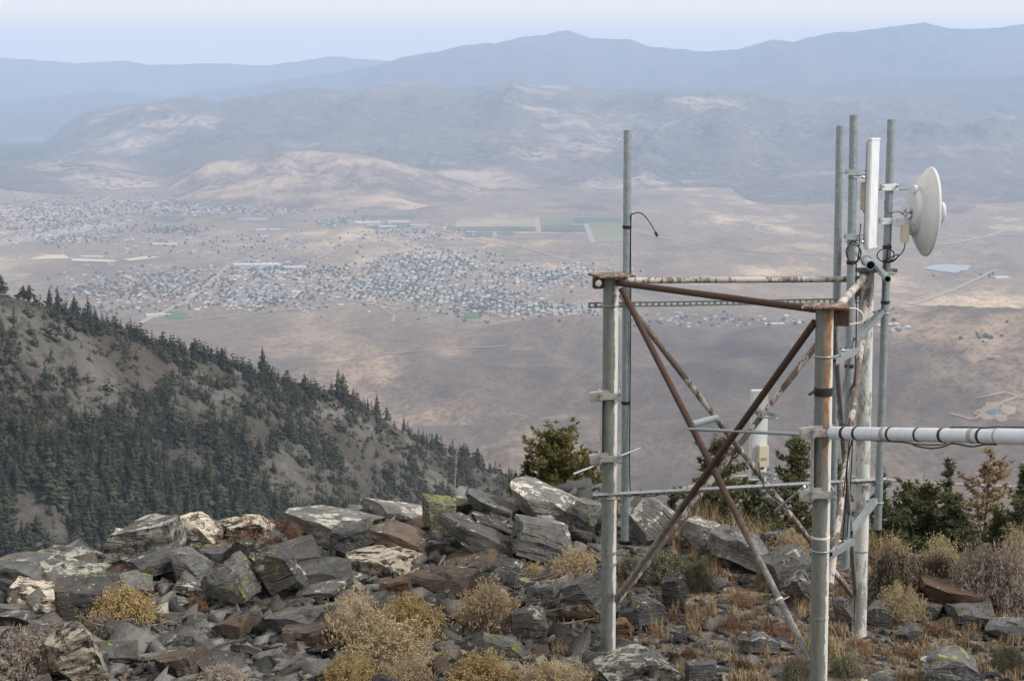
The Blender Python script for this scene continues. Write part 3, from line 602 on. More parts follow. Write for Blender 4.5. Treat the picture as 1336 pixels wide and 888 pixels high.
# ------------------------------------------------------------------ slate boulders of the summit
def rock_mesh(seed, aspect=(1, .8, .6), cuts=9, fine=.13, rough=.034, strata=.05, nl=11):
    rg = random.Random(seed); bm = bmesh.new(); bmesh.ops.create_cube(bm, size=2.0)
    for k in range(cuts):
        n = Vector((rg.gauss(0, 1), rg.gauss(0, 1), rg.gauss(0, .75))).normalized()
        sup = abs(n.x) + abs(n.y) + abs(n.z); d = sup * rg.uniform(.50, .78)
        g = bm.verts[:] + bm.edges[:] + bm.faces[:]
        res = bmesh.ops.bisect_plane(bm, geom=g, dist=1e-5, plane_co=n * d, plane_no=n, clear_outer=True)
        ed = [e for e in res['geom_cut'] if isinstance(e, bmesh.types.BMEdge)]
        if len(ed) > 2: bmesh.ops.contextual_create(bm, geom=ed)
    bmesh.ops.remove_doubles(bm, verts=bm.verts, dist=1e-4)
    for v in bm.verts: v.co = Vector((v.co.x * aspect[0], v.co.y * aspect[1], v.co.z * aspect[2]))
    bmesh.ops.triangulate(bm, faces=bm.faces)
    for it in range(6):
        L = [e for e in bm.edges if e.calc_length() > fine]
        if not L: break
        bmesh.ops.subdivide_edges(bm, edges=L, cuts=1); bmesh.ops.triangulate(bm, faces=bm.faces)
    bmesh.ops.recalc_face_normals(bm, faces=bm.faces); bm.normal_update()
    co = np.array([v.co[:] for v in bm.verts]); no = np.array([v.normal[:] for v in bm.verts])
    s = seed * 3.7
    d = rough * fbm(co[:, 0] * 2.2 + s, co[:, 1] * 2.2, co[:, 2] * 3.5, 4, seed) * 2
    lay = np.floor((co[:, 2] + .08 * fbm(co[:, 0] * 1.5, co[:, 1] * 1.5 + s, o=2, seed=seed + 2)) * nl)
    st = (_hash(lay.astype(np.int64) + 50, np.full(len(lay), seed), np.zeros(len(lay), np.int64), 7) & 1023) / 1023.0 - .6
    side = np.clip(1 - np.abs(no[:, 2]) * 1.3, 0, 1)
    # chipped corners and split ledges
    chip = -strata * 2.4 * smooth01(.30, .55, fbm(co[:, 0] * 1.6, co[:, 1] * 1.6 + s, co[:, 2] * 2.5, 2, seed + 9))
    co = co + no * (d + chip)[:, None]; h = no.copy(); h[:, 2] = 0
    co = co + h * (strata * st * side)[:, None]
    lo, hi = co.min(0), co.max(0); co = (co - (lo + hi) / 2) / (hi - lo)
    for v, p in zip(bm.verts, co): v.co = p
    me = bpy.data.meshes.new('rock'); bm.to_mesh(me); bm.free()
    me.shade_smooth(); me.set_sharp_from_angle(angle=R(24)); return me
def rock_mat(name, dark, mid, light, white=0.0, yellow=0.0, rust=0.0, black=0.0, wcol=(.50, .47, .40), ycol=(.22, .225, .06), wsc=9):
    t = NT(name, .82, .25); p = t.pos(); ob = t.tc('Object'); r = t.rnd()
    n1 = t.noise(p, 2.2, 5, .62, .4); n2 = t.noise(p, 14, 6, .65); st = t.noise(t.scale(ob, (1.2, 1.2, 9)), 2.2, 5, .6, .6); fine = t.noise(p, 70, 4, .6)
    c = t.ramp(t.math('ADD', t.math('MULTIPLY', n1, .45), t.math('ADD', t.math('MULTIPLY', st, .35), t.math('MULTIPLY', n2, .2))), [(.36, dark), (.5, mid), (.66, light)])
    c = t.mix(t.math('MULTIPLY', t.step(t.noise(p, 3.1, 4, .6), .50, .70), .38), c, (.105, .080, .058))       # brown weathering
    if rust: c = t.mix(t.math('MULTIPLY', t.step(t.noise(p, 4.3, 4, .6, .5), .62 - rust * .3, .80 - rust * .25), .75), c, (.125, .078, .052))
    c = t.mix(t.math('MULTIPLY', t.step(fine, .62, .74), .35), c, (.27, .27, .26))                              # pale flecks
    up = t.step(t.sep(t.geo('Normal'), 2), -.15, .75)
    if black: c = t.mix(t.math('MULTIPLY', t.step(t.noise(p, 11, 5, .68), .60 - black * .16, .66 - black * .16), .92), c, (.018, .018, .016))
    if white:
        w = t.math('MULTIPLY', t.step(t.math('ADD', t.noise(p, wsc, 5, .68), t.math('MULTIPLY', t.noise(p, 2.6, 2), .5)), .93 - white * .34, .97 - white * .34), t.math('ADD', .35, t.math('MULTIPLY', up, .65)))
        c = t.mix(w, c, t.mix(t.step(n2, .4, .6), wcol, tuple(k * .72 for k in wcol)))
        if black: c = t.mix(t.math('MULTIPLY', t.step(t.noise(p, 19, 5, .7), .57, .62), .95), c, (.02, .02, .018))
    if yellow:
        y = t.math('MULTIPLY', t.step(t.math('ADD', t.noise(p, 17, 5, .7), t.math('MULTIPLY', t.noise(p, 3.4, 2), .6)), 1.04 - yellow * .34, 1.08 - yellow * .34), t.math('ADD', .4, t.math('MULTIPLY', up, .6)))
        c = t.mix(y, c, t.mix(t.step(n2, .4, .62), ycol, tuple(k * .55 for k in ycol)))
    c = t.hsv(c, .5, 1.0, t.math('ADD', .72, t.math('MULTIPLY', r, .6)))
    cr = t.math('ABSOLUTE', t.math('SUBTRACT', t.noise(t.scale(p, (1, 1, 2.4)), 2.4, 3, .5, .6), .5))
    t.bump(t.math('ADD', t.math('ADD', t.math('MULTIPLY', st, .8), t.math('MULTIPLY', n2, .5)), t.math('ADD', t.math('MULTIPLY', fine, .16), t.math('MULTIPLY', t.step(cr, 0.0, .018), .35))), .95, .045)
    return t.col(c)
D, Mi, Li = (.034, .037, .040), (.092, .097, .102), (.185, .191, .197)
RM = {
 'slate': rock_mat('slate', D, Mi, Li, white=.16, yellow=.33, rust=.10),
 'dark': rock_mat('dark_slate', (.020, .021, .023), (.046, .048, .050), (.090, .092, .094), white=.10, yellow=.34, rust=.10),
 'pale': rock_mat('pale_slate', (.060, .062, .062), (.115, .117, .115), (.20, .20, .195), white=.45, yellow=.05, rust=.1, wcol=(.40, .40, .37)),
 'brown': rock_mat('brown_slate', (.035, .030, .026), (.078, .067, .058), (.14, .122, .106), white=.08, yellow=.12, rust=.5),
 'rust': rock_mat('rusty_slate', (.045, .030, .023), (.095, .062, .046), (.15, .105, .08), white=.1, yellow=0, rust=1.0),
 'lichen': rock_mat('lichen_slate', (.05, .052, .05), (.10, .103, .10), (.16, .163, .155), white=.62, yellow=.08, black=.5, wcol=(.36, .37, .33)),
 'cream': rock_mat('cream_lichen_rock', (.06, .054, .045), (.13, .115, .095), (.22, .195, .16), white=.62, yellow=.12, black=.75, wcol=(.44, .40, .33)),
 'green': rock_mat('green_lichen_rock', D, Mi, Li, white=.35, yellow=.72, black=.5, ycol=(.17, .18, .075), wcol=(.42, .43, .34)),
 'yellow': rock_mat('yellow_lichen_slate', D, Mi, Li, white=.15, yellow=.42, ycol=(.25, .26, .05)),
}
ASP = [(1, .8, .62), (1, .7, .8), (1, .9, .34), (1, .75, .28), (1, .85, .42), (.9, .8, .9), (1, .6, .45), (1, .95, .24)]
PROTO = [rock_mesh(100 + i, ASP[i % 8], 8 + i % 4, .12) for i in range(20)]
BLOCK = [i for i in range(20) if i % 8 in (0, 1, 5, 6)]; SLAB = [i for i in range(20) if i % 8 in (2, 3, 4, 7)]
for m_ in PROTO: m_.materials.append(RM['slate'])
def rock_obj(pi, mk):          # alike rocks share one mesh; the stone's kind sits on the object
    o = link('rock', PROTO[pi]); o.material_slots[0].link = 'OBJECT'; o.material_slots[0].material = RM[mk]; return o
rr_ = random.Random(77)
def rock(u0, v0, u1, v1, mk, label, slab=False, roll=0, Yb=None, depth=.9, yaw=None, pitch=0, group=None, over=1.12, pi=None):
    uc, vc = (u0 + u1) / 2, (v0 + v1) / 2
    if Yb is None:
        Yb = on_ground(uc, v1 + 2)[1]; Yb = min(Yb, float(edge_y(np.array([(uc - W / 2) / F * Yb]))[0]) + .3)
    w = (u1 - u0) * Yb / F * over; h = (v1 - v0) * Yb / F * over; dp = max(w * depth, .12)
    c = P(uc, vc, Yb + dp * .25)
    ca, sa = abs(math.cos(R(roll))), abs(math.sin(R(roll)))
    if ca - sa > .3:      # undo the widening of the outline by the roll
        k = ca * ca - sa * sa; w2, h2 = max((w * ca - h * sa) / k, w * .55), max((h * ca - w * sa) / k, h * .3, .05)
    else: w2, h2 = w * .85, h * .85
    pi = pi if pi is not None else rr_.choice(SLAB if slab else BLOCK)
    o = rock_obj(pi, mk); o.location = c; o.scale = (w2 * 1.05, dp, h2 * 1.1)
    o.rotation_euler = Euler((R(pitch), R(roll), R(yaw if yaw is not None else rr_.uniform(-18, 18))), 'XYZ')
    tag(o, label, 'rock', group); return o
HERO = [
 (146, 674, 243, 742, 'lichen', 'grey boulder speckled with black and white lichen at the left of the outcrop', 0, -12),
 (238, 673, 293, 718, 'cream', 'cream and pink lichen covered block next to the speckled grey boulder', 0, 5),
 (288, 677, 356, 712, 'cream', 'pale greenish white lichen block below the red brown scrub', 0, 0),
 (164, 706, 240, 758, 'slate', 'flat grey slate slab leaning under the speckled boulder', 1, -22),
 (224, 718, 274, 764, 'slate', 'cracked grey slate block under the cream block', 0, 6),
 (262, 712, 300, 745, 'slate', 'small grey slate wedged under the cream block', 0, -8),
 (296, 702, 329, 748, 'dark', 'pointed upright dark slate fin behind the yellow spotted slab', 0, 20),
 (272, 730, 334, 794, 'yellow', 'slanting slate slab with yellow lichen spots', 1, -38),
 (322, 708, 396, 785, 'dark', 'big dark slate slab dipping below the pale ledge', 1, -30),
 (-20, 727, 68, 768, 'slate', 'low flat slate outcrop at the left end of the ridge', 1, 4),
 (30, 720, 138, 756, 'lichen', 'long low rounded slab on the skyline left of the outcrop', 1, 8),
 (76, 755, 156, 815, 'dark', 'big dark rock behind the round golden bush', 0, -6),
 (16, 762, 88, 791, 'cream', 'cream lichen crusted rock above the purple grey shrub', 0, 8),
 (48, 788, 80, 814, 'cream', 'small cream rock beside the purple grey shrub', 0, 0),
 (60, 812, 138, 896, 'cream', 'black and cream patched boulder at the foot of the slope', 0, -14),
 (-8, 858, 26, 896, 'cream', 'white topped rock beside the patched boulder', 0, 20),
 (206, 843, 274, 886, 'brown', 'brown slate plate lying among small chips', 1, -10),
 (278, 796, 338, 836, 'brown', 'brown slanting slate plate below the yellow spotted slab', 1, -18),
 (242, 822, 279, 858, 'slate', 'grey brick shaped slate block standing in the rubble', 0, 30),
 (374, 662, 490, 702, 'pale', 'broad pale grey ledge on top of the outcrop', 1, 5),
 (424, 678, 492, 728, 'slate', 'rounded grey slate block below the pale ledge', 0, -14),
 (478, 651, 556, 686, 'pale', 'pale topped slab on the skyline beside the green lichen rock', 1, 10),
 (484, 675, 568, 728, 'brown', 'dark brown hollowed slab with white streaks', 1, 22),
 (556, 649, 592, 696, 'green', 'green lichen covered block on the skyline', 0, 0),
 (588, 650, 631, 678, 'green', 'yellow green and white lichen block on the skyline', 0, 12),
 (570, 668, 674, 732, 'slate', 'long slate slab slanting down the middle of the outcrop', 1, 24),
 (616, 668, 680, 708, 'dark', 'dark edged slate slab lying over the long slanting slab', 1, 28),
 (608, 640, 692, 686, 'slate', 'grey slate ridge beside the big pale boulder', 1, 20),
 (662, 626, 764, 684, 'pale', 'big pale brown boulder at the top of the outcrop', 0, 14),
 (668, 674, 746, 738, 'slate', 'grey slate slab scratched with white below the big pale boulder', 0, 16),
 (740, 650, 786, 700, 'slate', 'grey slate slab beside the galvanised corner post', 0, 24),
 (450, 718, 545, 750, 'cream', 'cream white lichen slab lying across the middle of the outcrop', 1, -4),
 (362, 730, 456, 768, 'slate', 'grey slate shelf with moss under its edge', 1, -8),
 (366, 757, 446, 784, 'yellow', 'yellow moss covered edge of a slate shelf', 1, -12),
 (336, 702, 414, 748, 'slate', 'broad grey slate face under the pale ledge', 1, -14),
 (536, 746, 616, 778, 'brown', 'flat layered slab of split grey brown slate', 1, 0),
 (490, 750, 540, 786, 'rust', 'rust brown block in the middle of the outcrop', 0, -10),
 (346, 786, 434, 830, 'slate', 'flat grey slate plate above the square block', 1, -10),
 (372, 808, 452, 846, 'brown', 'square brown slate block under the flat grey plate', 0, -8),
 (682, 762, 723, 800, 'slate', 'light grey slate block behind the tan bush', 0, 0),
 (669, 796, 712, 836, 'slate', 'rough grey rock beside the pile of dead twigs', 0, 0),
 (620, 830, 680, 870, 'yellow', 'dark slate with a bright yellow lichen spot above the golden bush', 0, 10),
 (818, 650, 875, 708, 'pale', 'pointed slate slab standing behind the lattice', 1, 38),
 (890, 678, 948, 722, 'pale', 'white scratched slate slab behind the cross braces', 1, 10),
 (924, 684, 1008, 742, 'slate', 'large smooth slate slab behind the cross braces', 1, 20),
 (990, 690, 1030, 730, 'slate', 'grey slate rock beside the rusty cross brace', 0, -10),
 (998, 715, 1062, 768, 'slate', 'fractured slate heap beside the front post', 0, -14),
 (1020, 740, 1066, 790, 'pale', 'pale fractured slate leaning at the front post', 1, -30),
 (861, 750, 897, 797, 'dark', 'dark upright block standing in the grass inside the frame', 0, 6),
 (810, 776, 864, 818, 'slate', 'flat grey slate beside the foot of the left post', 1, -8),
 (796, 808, 824, 834, 'rust', 'small rust brown stone by the left post', 0, 0),
 (738, 752, 786, 800, 'slate', 'pale grey slate beside the left post', 0, -6),
 (965, 824, 1012, 850, 'slate', 'flat grey stone lying in the dry grass inside the frame', 1, 6),
 (780, 856, 872, 900, 'lichen', 'wide lichen speckled slab at the foot of the left post', 1, 0),
 (896, 862, 934, 892, 'slate', 'grey stone in front of the rusty cross brace foot', 0, 0),
 (1204, 756, 1306, 798, 'rust', 'long red brown weathered rock under the grey brush', 1, 8),
 (1236, 784, 1294, 816, 'slate', 'grey slate in front of the long red brown rock', 1, -8),
 (1194, 782, 1228, 806, 'slate', 'low grey slate beside the pale yellow bush', 1, 10),
 (1202, 850, 1272, 900, 'slate', 'broad flat slate at the right of the tower foot', 1, 4),
 (1130, 782, 1166, 814, 'slate', 'grey slate just behind the white back post', 1, 12),
 (1088, 782, 1116, 818, 'slate', 'grey rock at the foot of the white back post', 0, 0),
 (1288, 808, 1340, 832, 'slate', 'flat slate shelf below the grey brush', 1, -4),
 (1170, 812, 1200, 836, 'slate', 'angled slate chip pile below the pale yellow bush', 1, -30),
]
for h in HERO: rock(*h[:6], slab=bool(h[6]), roll=h[7])
# smaller slabs and blocks that fill the outcrop and the flat
mats = ['slate'] * 9 + ['dark'] * 5 + ['brown'] * 2 + ['pale'] * 4 + ['yellow', 'yellow', 'lichen']
WORD = {'slate': 'grey', 'dark': 'dark grey', 'brown': 'brown', 'pale': 'pale grey', 'rust': 'rusty', 'yellow': 'yellow lichened', 'lichen': 'lichen speckled'}
def fill(n, box, smin, smax, label, group, slabby=.7, reject=None, rolls=24):
    k = 0
    while k < n:
        u, v = rr_.uniform(box[0], box[2]), rr_.uniform(box[1], box[3])
        if reject and reject(u, v): continue
        x, y, z = on_ground(u, v)
        if y > float(edge_y(np.array([x]))[0]) + .35: continue
        s = smin + (smax - smin) * rr_.random() ** 2.2; w = s * rr_.uniform(.9, 1.6); hh = s * rr_.uniform(.16, .45)
        slab = rr_.random() < slabby; mk = rr_.choice(mats)
        o = rock_obj(rr_.choice(SLAB if slab else BLOCK), mk); o.location = (x, y, gz(x, y) + hh * .22)
        o.scale = (w, s, hh); o.rotation_euler = (R(rr_.uniform(-22, 12)), R(rr_.gauss(-2 if rolls < 20 else 9, rolls * .55)), rr_.uniform(0, 6.28) if rolls < 20 else rr_.choice((0, math.pi)) + rr_.gauss(.3, .55)); tag(o, f'{WORD[mk]} {"small" if s < smin + .35 * (smax - smin) else "large"} {label}', 'rock', group); k += 1
fill(130, (130, 690, 740, 800), .13, .50, 'angular slab wedged among the big rocks of the outcrop', 'slate slabs of the outcrop')
fill(60, (150, 790, 560, 892), .12, .42, 'loose slab in the rubble below the outcrop', 'slate slabs below the outcrop')
fill(36, (0, 745, 150, 892), .14, .42, 'angular slab lying around the purple grey shrub', 'slate slabs of the left slope')
fill(34, (690, 700, 1060, 892), .07, .26, 'loose stone on the grassy flat under the tower', 'slate stones under the tower', rolls=12)
fill(28, (1090, 740, 1336, 892), .07, .26, 'loose stone on the flat beside the white back post', 'slate stones beside the back post', rolls=12)

# chips and gravel: too many to count
def chips(name, n, box, smin, smax, label, mat, seed, flatk=.4, power=2.5):
    g = np.random.default_rng(seed); cube = np.array([(x, y, z) for x in (-1, 1) for y in (-1, 1) for z in (-1, 1)], float) * .5
    cf = np.array([(0,1,3,2), (4,6,7,5), (0,4,5,1), (2,3,7,6), (0,2,6,4), (1,5,7,3)])
    xs_ = g.uniform(box[0], box[2], n * 2); ys_ = g.uniform(box[1], box[3], n * 2); k = ys_ < edge_y(xs_) + .4; xs_, ys_ = xs_[k][:n], ys_[k][:n]; zs_ = ground_z(xs_, ys_); n = len(xs_)
    s = smin + (smax - smin) * g.random(n) ** power
    sc = np.stack([s * g.uniform(.8, 1.8, n), s * g.uniform(.7, 1.1, n), s * g.uniform(flatk * .4, flatk * 1.6, n)], 1)
    V = cube[None] * g.uniform(.55, 1.15, (n, 8, 3)) * sc[:, None, :]
    for ax_, amp in ((0, .42), (1, .42), (2, 3.14)):
        a = g.normal(0, 1, n) * amp; ca, sa = np.cos(a)[:, None], np.sin(a)[:, None]; i, j = [(1, 2), (0, 2), (0, 1)][ax_]
        vi, vj = V[:, :, i].copy(), V[:, :, j].copy(); V[:, :, i] = vi * ca - vj * sa; V[:, :, j] = vi * sa + vj * ca
    V = V + np.stack([xs_, ys_, zs_ + s * flatk * .25], 1)[:, None, :]
    Fq = (cf[None] + (np.arange(n) * 8)[:, None, None]).reshape(-1, 4)
    tag(link(name, mesh_np(name, V.reshape(-1, 3), Fq, mat, False)), label, 'gravel', kind='stuff')
t = NT('slate_chips', .85, .2); q = t.island(); c = t.ramp(q, [(0, (.032, .034, .037)), (.35, (.080, .083, .086)), (.62, (.125, .122, .116)), (.8, (.19, .192, .19)), (.93, (.075, .056, .042)), (1.0, (.32, .31, .29))])
c = t.mix(.5, c, t.hsv(c, .5, 1, t.math('MULTIPLY', t.noise(t.pos(), 30, 4), 2.0))); t.bump(t.math('ADD', t.noise(t.scale(t.pos(), (1, 1, 3)), 16, 5, .65), t.math('MULTIPLY', t.noise(t.pos(), 60, 4), .4)), .9, .04); M_chip = t.col(c)
chips('slate_slabs', 900, (-5.6, 12.0, .9, 18.2), .10, .34, 'jumbled thin slate slabs filling the gaps of the outcrop', M_chip, 9, .22, 1.8)
chips('slate_rubble', 7500, (-6.5, 11.2, .9, 18.5), .03, .20, 'loose dark slate rubble between the rocks of the outcrop', M_chip, 3, .28)
chips('slate_gravel', 3000, (.4, 11.0, 6.5, 19), .02, .13, 'grey slate gravel scattered over the flat under the tower', M_chip, 4, .22, 3.0)
chips('slate_shards', 7000, (-6.5, 11.0, 6.5, 18.5), .012, .07, 'tiny slate shards strewn over the summit soil', M_chip, 6, .4, 1.6)

# ------------------------------------------------------------------ shrubs and dry grass
def stem_mesh(seed, n, spread, curve, r=.004, twigs=3, tip_from=.55, height=1.0, flat=.75, droop=0.0):
    """stems fan out from one base; unit dome radius 1; returns verts, faces and tip points"""
    g = random.Random(seed); V, Fc, tips = [], [], []
    def ribbon(pts, r0, r1):
        b = len(V); m = len(pts)
        for i, p in enumerate(pts):
            rr0 = r0 + (r1 - r0) * i / (m - 1)
            for k in range(3): a = k * 2.094; V.append((p[0] + rr0 * math.cos(a), p[1] + rr0 * math.sin(a), p[2]))
        for i in range(m - 1):
            for k in range(3): Fc.append((b + i*3 + k, b + i*3 + (k+1) % 3, b + (i+1)*3 + (k+1) % 3, b + (i+1)*3 + k))
    for i in range(n):
        a = g.uniform(0, 6.283); e = math.acos(1 - g.random() * spread); L = g.uniform(.72, 1.05)
        d = Vector((math.sin(e) * math.cos(a), math.sin(e) * math.sin(a), math.cos(e) * height)); o = Vector((g.gauss(0, .10), g.gauss(0, .10), 0))
        bend = Vector((g.gauss(0, curve), g.gauss(0, curve), -droop * g.random()))
        pt = lambda f: o + d * (L * f) + bend * f * f + Vector((0, 0, .12 * math.sin(f * 3.1)))
        ribbon([pt(f) for f in (0, .35, .7, 1)], r, r * .45); tips.append((pt(1), d))
        for j in range(twigs):
            f = g.uniform(tip_from, .9); p0 = pt(f); dd = (d + Vector((g.gauss(0, .45), g.gauss(0, .45), g.uniform(0, .5)))).normalized() * g.uniform(.14, .32) * L
            ribbon([p0, p0 + dd * .5, p0 + dd], r * .6, r * .35); tips.append((p0 + dd, dd.normalized()))
    return V, Fc, tips
def tuft_mesh(seed, tips, size, per, shape='head'):
    g = random.Random(seed); V, Fc = [], []
    for (p, d) in tips:
        for k in range(per):
            c = p + Vector((g.gauss(0, size * .6), g.gauss(0, size * .6), g.gauss(0, size * .45))); s = size * g.uniform(.55, 1.1); b = len(V)
            if shape == 'head':
                up = Vector((g.gauss(0, .35), g.gauss(0, .35), 1)).normalized(); x = up.orthogonal().normalized(); y = up.cross(x)
                V.extend([tuple(c - up * s * .5), tuple(c + x * s * .42), tuple(c + y * s * .42), tuple(c - x * s * .42), tuple(c - y * s * .42), tuple(c + up * s * .5)])
                Fc.extend([(b, b+2, b+1), (b, b+3, b+2), (b, b+4, b+3), (b, b+1, b+4), (b+5, b+1, b+2), (b+5, b+2, b+3), (b+5, b+3, b+4), (b+5, b+4, b+1)])
            else:
                a = Vector((g.gauss(0, 1), g.gauss(0, 1), g.gauss(.5, .8))).normalized() * s; w = a.orthogonal().normalized() * s * .24
                V.extend([tuple(c - w), tuple(c + w), tuple(c + a)]); Fc.append((b, b + 1, b + 2))
    return V, Fc
def pyme(name, V, Fc, mat, smooth=False):
    me = bpy.data.meshes.new(name); me.from_pydata(V, [], Fc); me.materials.append(mat); me.update()
    if smooth: me.shade_smooth()
    return me
def leafmat(name, a, b, c=None, sc=14):
    t = NT(name, .9, .1); stops = [(.3, a), (.55, b)] + ([(.75, c)] if c else []); q = t.ramp(t.noise(t.pos(), sc, 3), stops)
    return t.col(t.hsv(q, .5, 1, t.math('ADD', .75, t.math('MULTIPLY', t.island(), .5))))
SM = {'gold_stem': leafmat('rabbitbrush_stem', (.15, .12, .08), (.25, .21, .14)), 'gold': leafmat('rabbitbrush_head', (.20, .145, .070), (.32, .24, .115), (.40, .32, .185)),
      'tan_stem': leafmat('dry_stem', (.17, .14, .10), (.32, .27, .195)), 'tan': leafmat('dry_head', (.27, .205, .115), (.40, .32, .20), (.47, .41, .28)),
      'grey_stem': leafmat('sage_stem', (.11, .09, .08), (.24, .20, .18)), 'grey': leafmat('sage_leaf', (.15, .13, .11), (.26, .23, .20), (.24, .19, .17)),
      'red_stem': leafmat('buckwheat_stem', (.10, .055, .035), (.17, .10, .06)), 'red': leafmat('buckwheat_head', (.115, .072, .054), (.175, .112, .08), (.225, .165, .115)),
      'sage': leafmat('green_sage_leaf', (.085, .090, .060), (.15, .15, .105)), 'pale': leafmat('pale_yellow_head', (.26, .22, .12), (.38, .335, .20)), 'darkleaf': leafmat('dark_brush_leaf', (.070, .062, .045), (.145, .125, .095))}
SHRUB = {}
def shrub_proto(kind, seed):
    if kind == 'gold': V, Fc, tips = stem_mesh(seed, 300, .80, .08, .007, 4, .6, .95); h = tuft_mesh(seed, tips, .050, 4); mm = ('gold_stem', 'gold', 'flower_heads')
    elif kind == 'tan': V, Fc, tips = stem_mesh(seed, 320, .78, .12, .006, 4, .5, 1.0); h = tuft_mesh(seed, [q for i, q in enumerate(tips) if i % 2 == 0], .042, 4); mm = ('tan_stem', 'tan', 'flower_heads')
    elif kind == 'pale': V, Fc, tips = stem_mesh(seed, 330, .7, .10, .006, 3, .6, 1.1); h = tuft_mesh(seed, [q for i, q in enumerate(tips) if i % 3], .042, 3); mm = ('tan_stem', 'pale', 'flower_heads')
    elif kind == 'grey': V, Fc, tips = stem_mesh(seed, 260, .9, .22, .008, 5, .35, .95); h = tuft_mesh(seed, tips, .075, 5, 'leaf'); mm = ('grey_stem', 'grey', 'leaves')
    elif kind == 'sage': V, Fc, tips = stem_mesh(seed, 200, .95, .18, .007, 5, .35, .8); h = tuft_mesh(seed, tips, .08, 9, 'leaf'); mm = ('grey_stem', 'sage', 'leaves')
    elif kind == 'dark': V, Fc, tips = stem_mesh(seed, 220, .95, .2, .008, 5, .35, .85); h = tuft_mesh(seed, tips, .085, 9, 'leaf'); mm = ('grey_stem', 'darkleaf', 'leaves')
    else: V, Fc, tips = stem_mesh(seed, 150, .98, .15, .010, 4, .4, .6); h = tuft_mesh(seed, tips, .075, 6, 'leaf'); mm = ('red_stem', 'red', 'leaves')
    return pyme('stems', V, Fc, SM[mm[0]]), pyme(mm[2], *h, SM[mm[1]]), mm[2]
for kd in ('gold', 'tan', 'pale', 'grey', 'sage', 'dark', 'red'): SHRUB[kd] = [shrub_proto(kd, s) for s in (1, 2)]
NAME = {'gold': 'rabbitbrush', 'tan': 'dry_bush', 'pale': 'flowering_bush', 'grey': 'sagebrush', 'sage': 'green_sagebrush', 'dark': 'dark_brush', 'red': 'buckwheat_mat'}
def shrub(u0, v0, u1, v1, kind, label, Yb=None, group=None, lift=0.0):
    uc = (u0 + u1) / 2; x, y, z = on_ground(uc, v1 - 3) if Yb is None else (float(ratio(uc, v1)[0]) * Yb, Yb, 0)
    zb = gz(x, y) + lift if lift == 0 else P(uc, v1, y).z
    r = (u1 - u0) * y / F / 2; h = max((v1 - v0) * y / F * 1.0, .06)
    e = empty(NAME[kind], (x, y, zb - .03), rr_.uniform(0, 6.28)); e.scale = (r * .98, r * .98, h); st, hd_, nm = rr_.choice(SHRUB[kind])
    link('stems', st, e); link(nm, hd_, e); tag(e, label, 'bush', group); return e
for s in [
 (108, 764, 210, 824, 'gold', 'round golden rabbitbrush in front of the big dark rock'), (-6, 818, 78, 892, 'grey', 'purple grey leafless shrub beside the black and cream boulder'),
 (104, 800, 156, 838, 'grey', 'low grey twiggy shrub under the golden rabbitbrush'), (236, 764, 274, 800, 'red', 'red brown shrublet below the cracked grey block'),
 (414, 770, 520, 856, 'tan', 'large tan bush, left half of the pair below the outcrop'), (486, 776, 584, 840, 'gold', 'large golden tan bush beside the rust brown block'), (440, 812, 590, 876, 'tan', 'wide tan bush spreading below the golden tan bush'),
 (584, 754, 686, 830, 'tan', 'tan grey bush between the golden bush and the twig pile'), (418, 852, 500, 904, 'gold', 'low golden bush at the foot of the large tan bush'), (490, 850, 572, 906, 'tan', 'thin tan bush at the foot of the large tan bush'),
 (572, 852, 690, 912, 'gold', 'pale golden bush below the yellow spotted dark slate'), (660, 858, 784, 914, 'tan', 'spreading tan bush in front of the left post'), (680, 734, 716, 762, 'pale', 'small pale yellow tuft under the scratched slab'),
 (716, 712, 786, 756, 'tan', 'dry tan bush behind the left post'), (834, 710, 900, 762, 'sage', 'grey green sagebrush behind the crossing braces'), (886, 722, 936, 772, 'sage', 'grey green sagebrush beside the dark upright block'), (800, 716, 846, 760, 'sage', 'low sagebrush just right of the left post'),
 (640, 798, 700, 836, 'grey', 'grey leafless shrub beside the rough grey rock'), (1138, 764, 1212, 818, 'pale', 'pale yellow flowering bush right of the white back post'), (1204, 804, 1242, 830, 'red', 'red shrublet in front of the grey slate'),
 (1132, 708, 1206, 784, 'dark', 'dark leafy brush behind the pale yellow bush'), (1180, 716, 1262, 776, 'dark', 'dark leafy brush behind the long red brown rock'), (1196, 702, 1256, 764, 'pale', 'pale yellow tipped bush behind the long red brown rock'), (1236, 708, 1316, 796, 'grey', 'tall purple grey brush right of the long red brown rock'),
 (1284, 706, 1350, 800, 'grey', 'tall purple grey brush at the edge of the summit flat'), (1298, 690, 1350, 744, 'pale', 'pale tipped bush growing behind the purple grey brush'), (1140, 700, 1192, 742, 'tan', 'dry tan bush below the conifers'),
 (996, 690, 1060, 742, 'tan', 'dry tan grass bush behind the front post'), (960, 694, 1006, 730, 'tan', 'dry tan bush beside the smooth slate slab'), (946, 764, 990, 792, 'red', 'red brown shrublet inside the frame'), (862, 794, 888, 812, 'red', 'red shrublet beside the dark upright block'),
 (884, 836, 912, 862, 'red', 'bright red brown shrublet in front of the crossing braces'), (1000, 806, 1050, 834, 'red', 'rust coloured shrublet by the front post'), (1084, 846, 1126, 884, 'sage', 'low sagebrush right of the front post foot'), (1020, 850, 1062, 892, 'sage', 'low sagebrush left of the front post foot'), (1290, 836, 1340, 880, 'sage', 'low sagebrush beside the broad flat slate'),
 (930, 800, 980, 826, 'red', 'small russet shrublet in the middle of the frame'), (1164, 836, 1206, 858, 'red', 'russet shrublet beside the broad flat slate'), (246, 868, 330, 900, 'grey', 'grey purple twiggy shrub among the lower rubble'), (700, 828, 752, 852, 'sage', 'grey sage tuft beside the twig pile'), (1110, 830, 1150, 852, 'red', 'russet tuft at the foot of the white back post')]:
    shrub(*s)
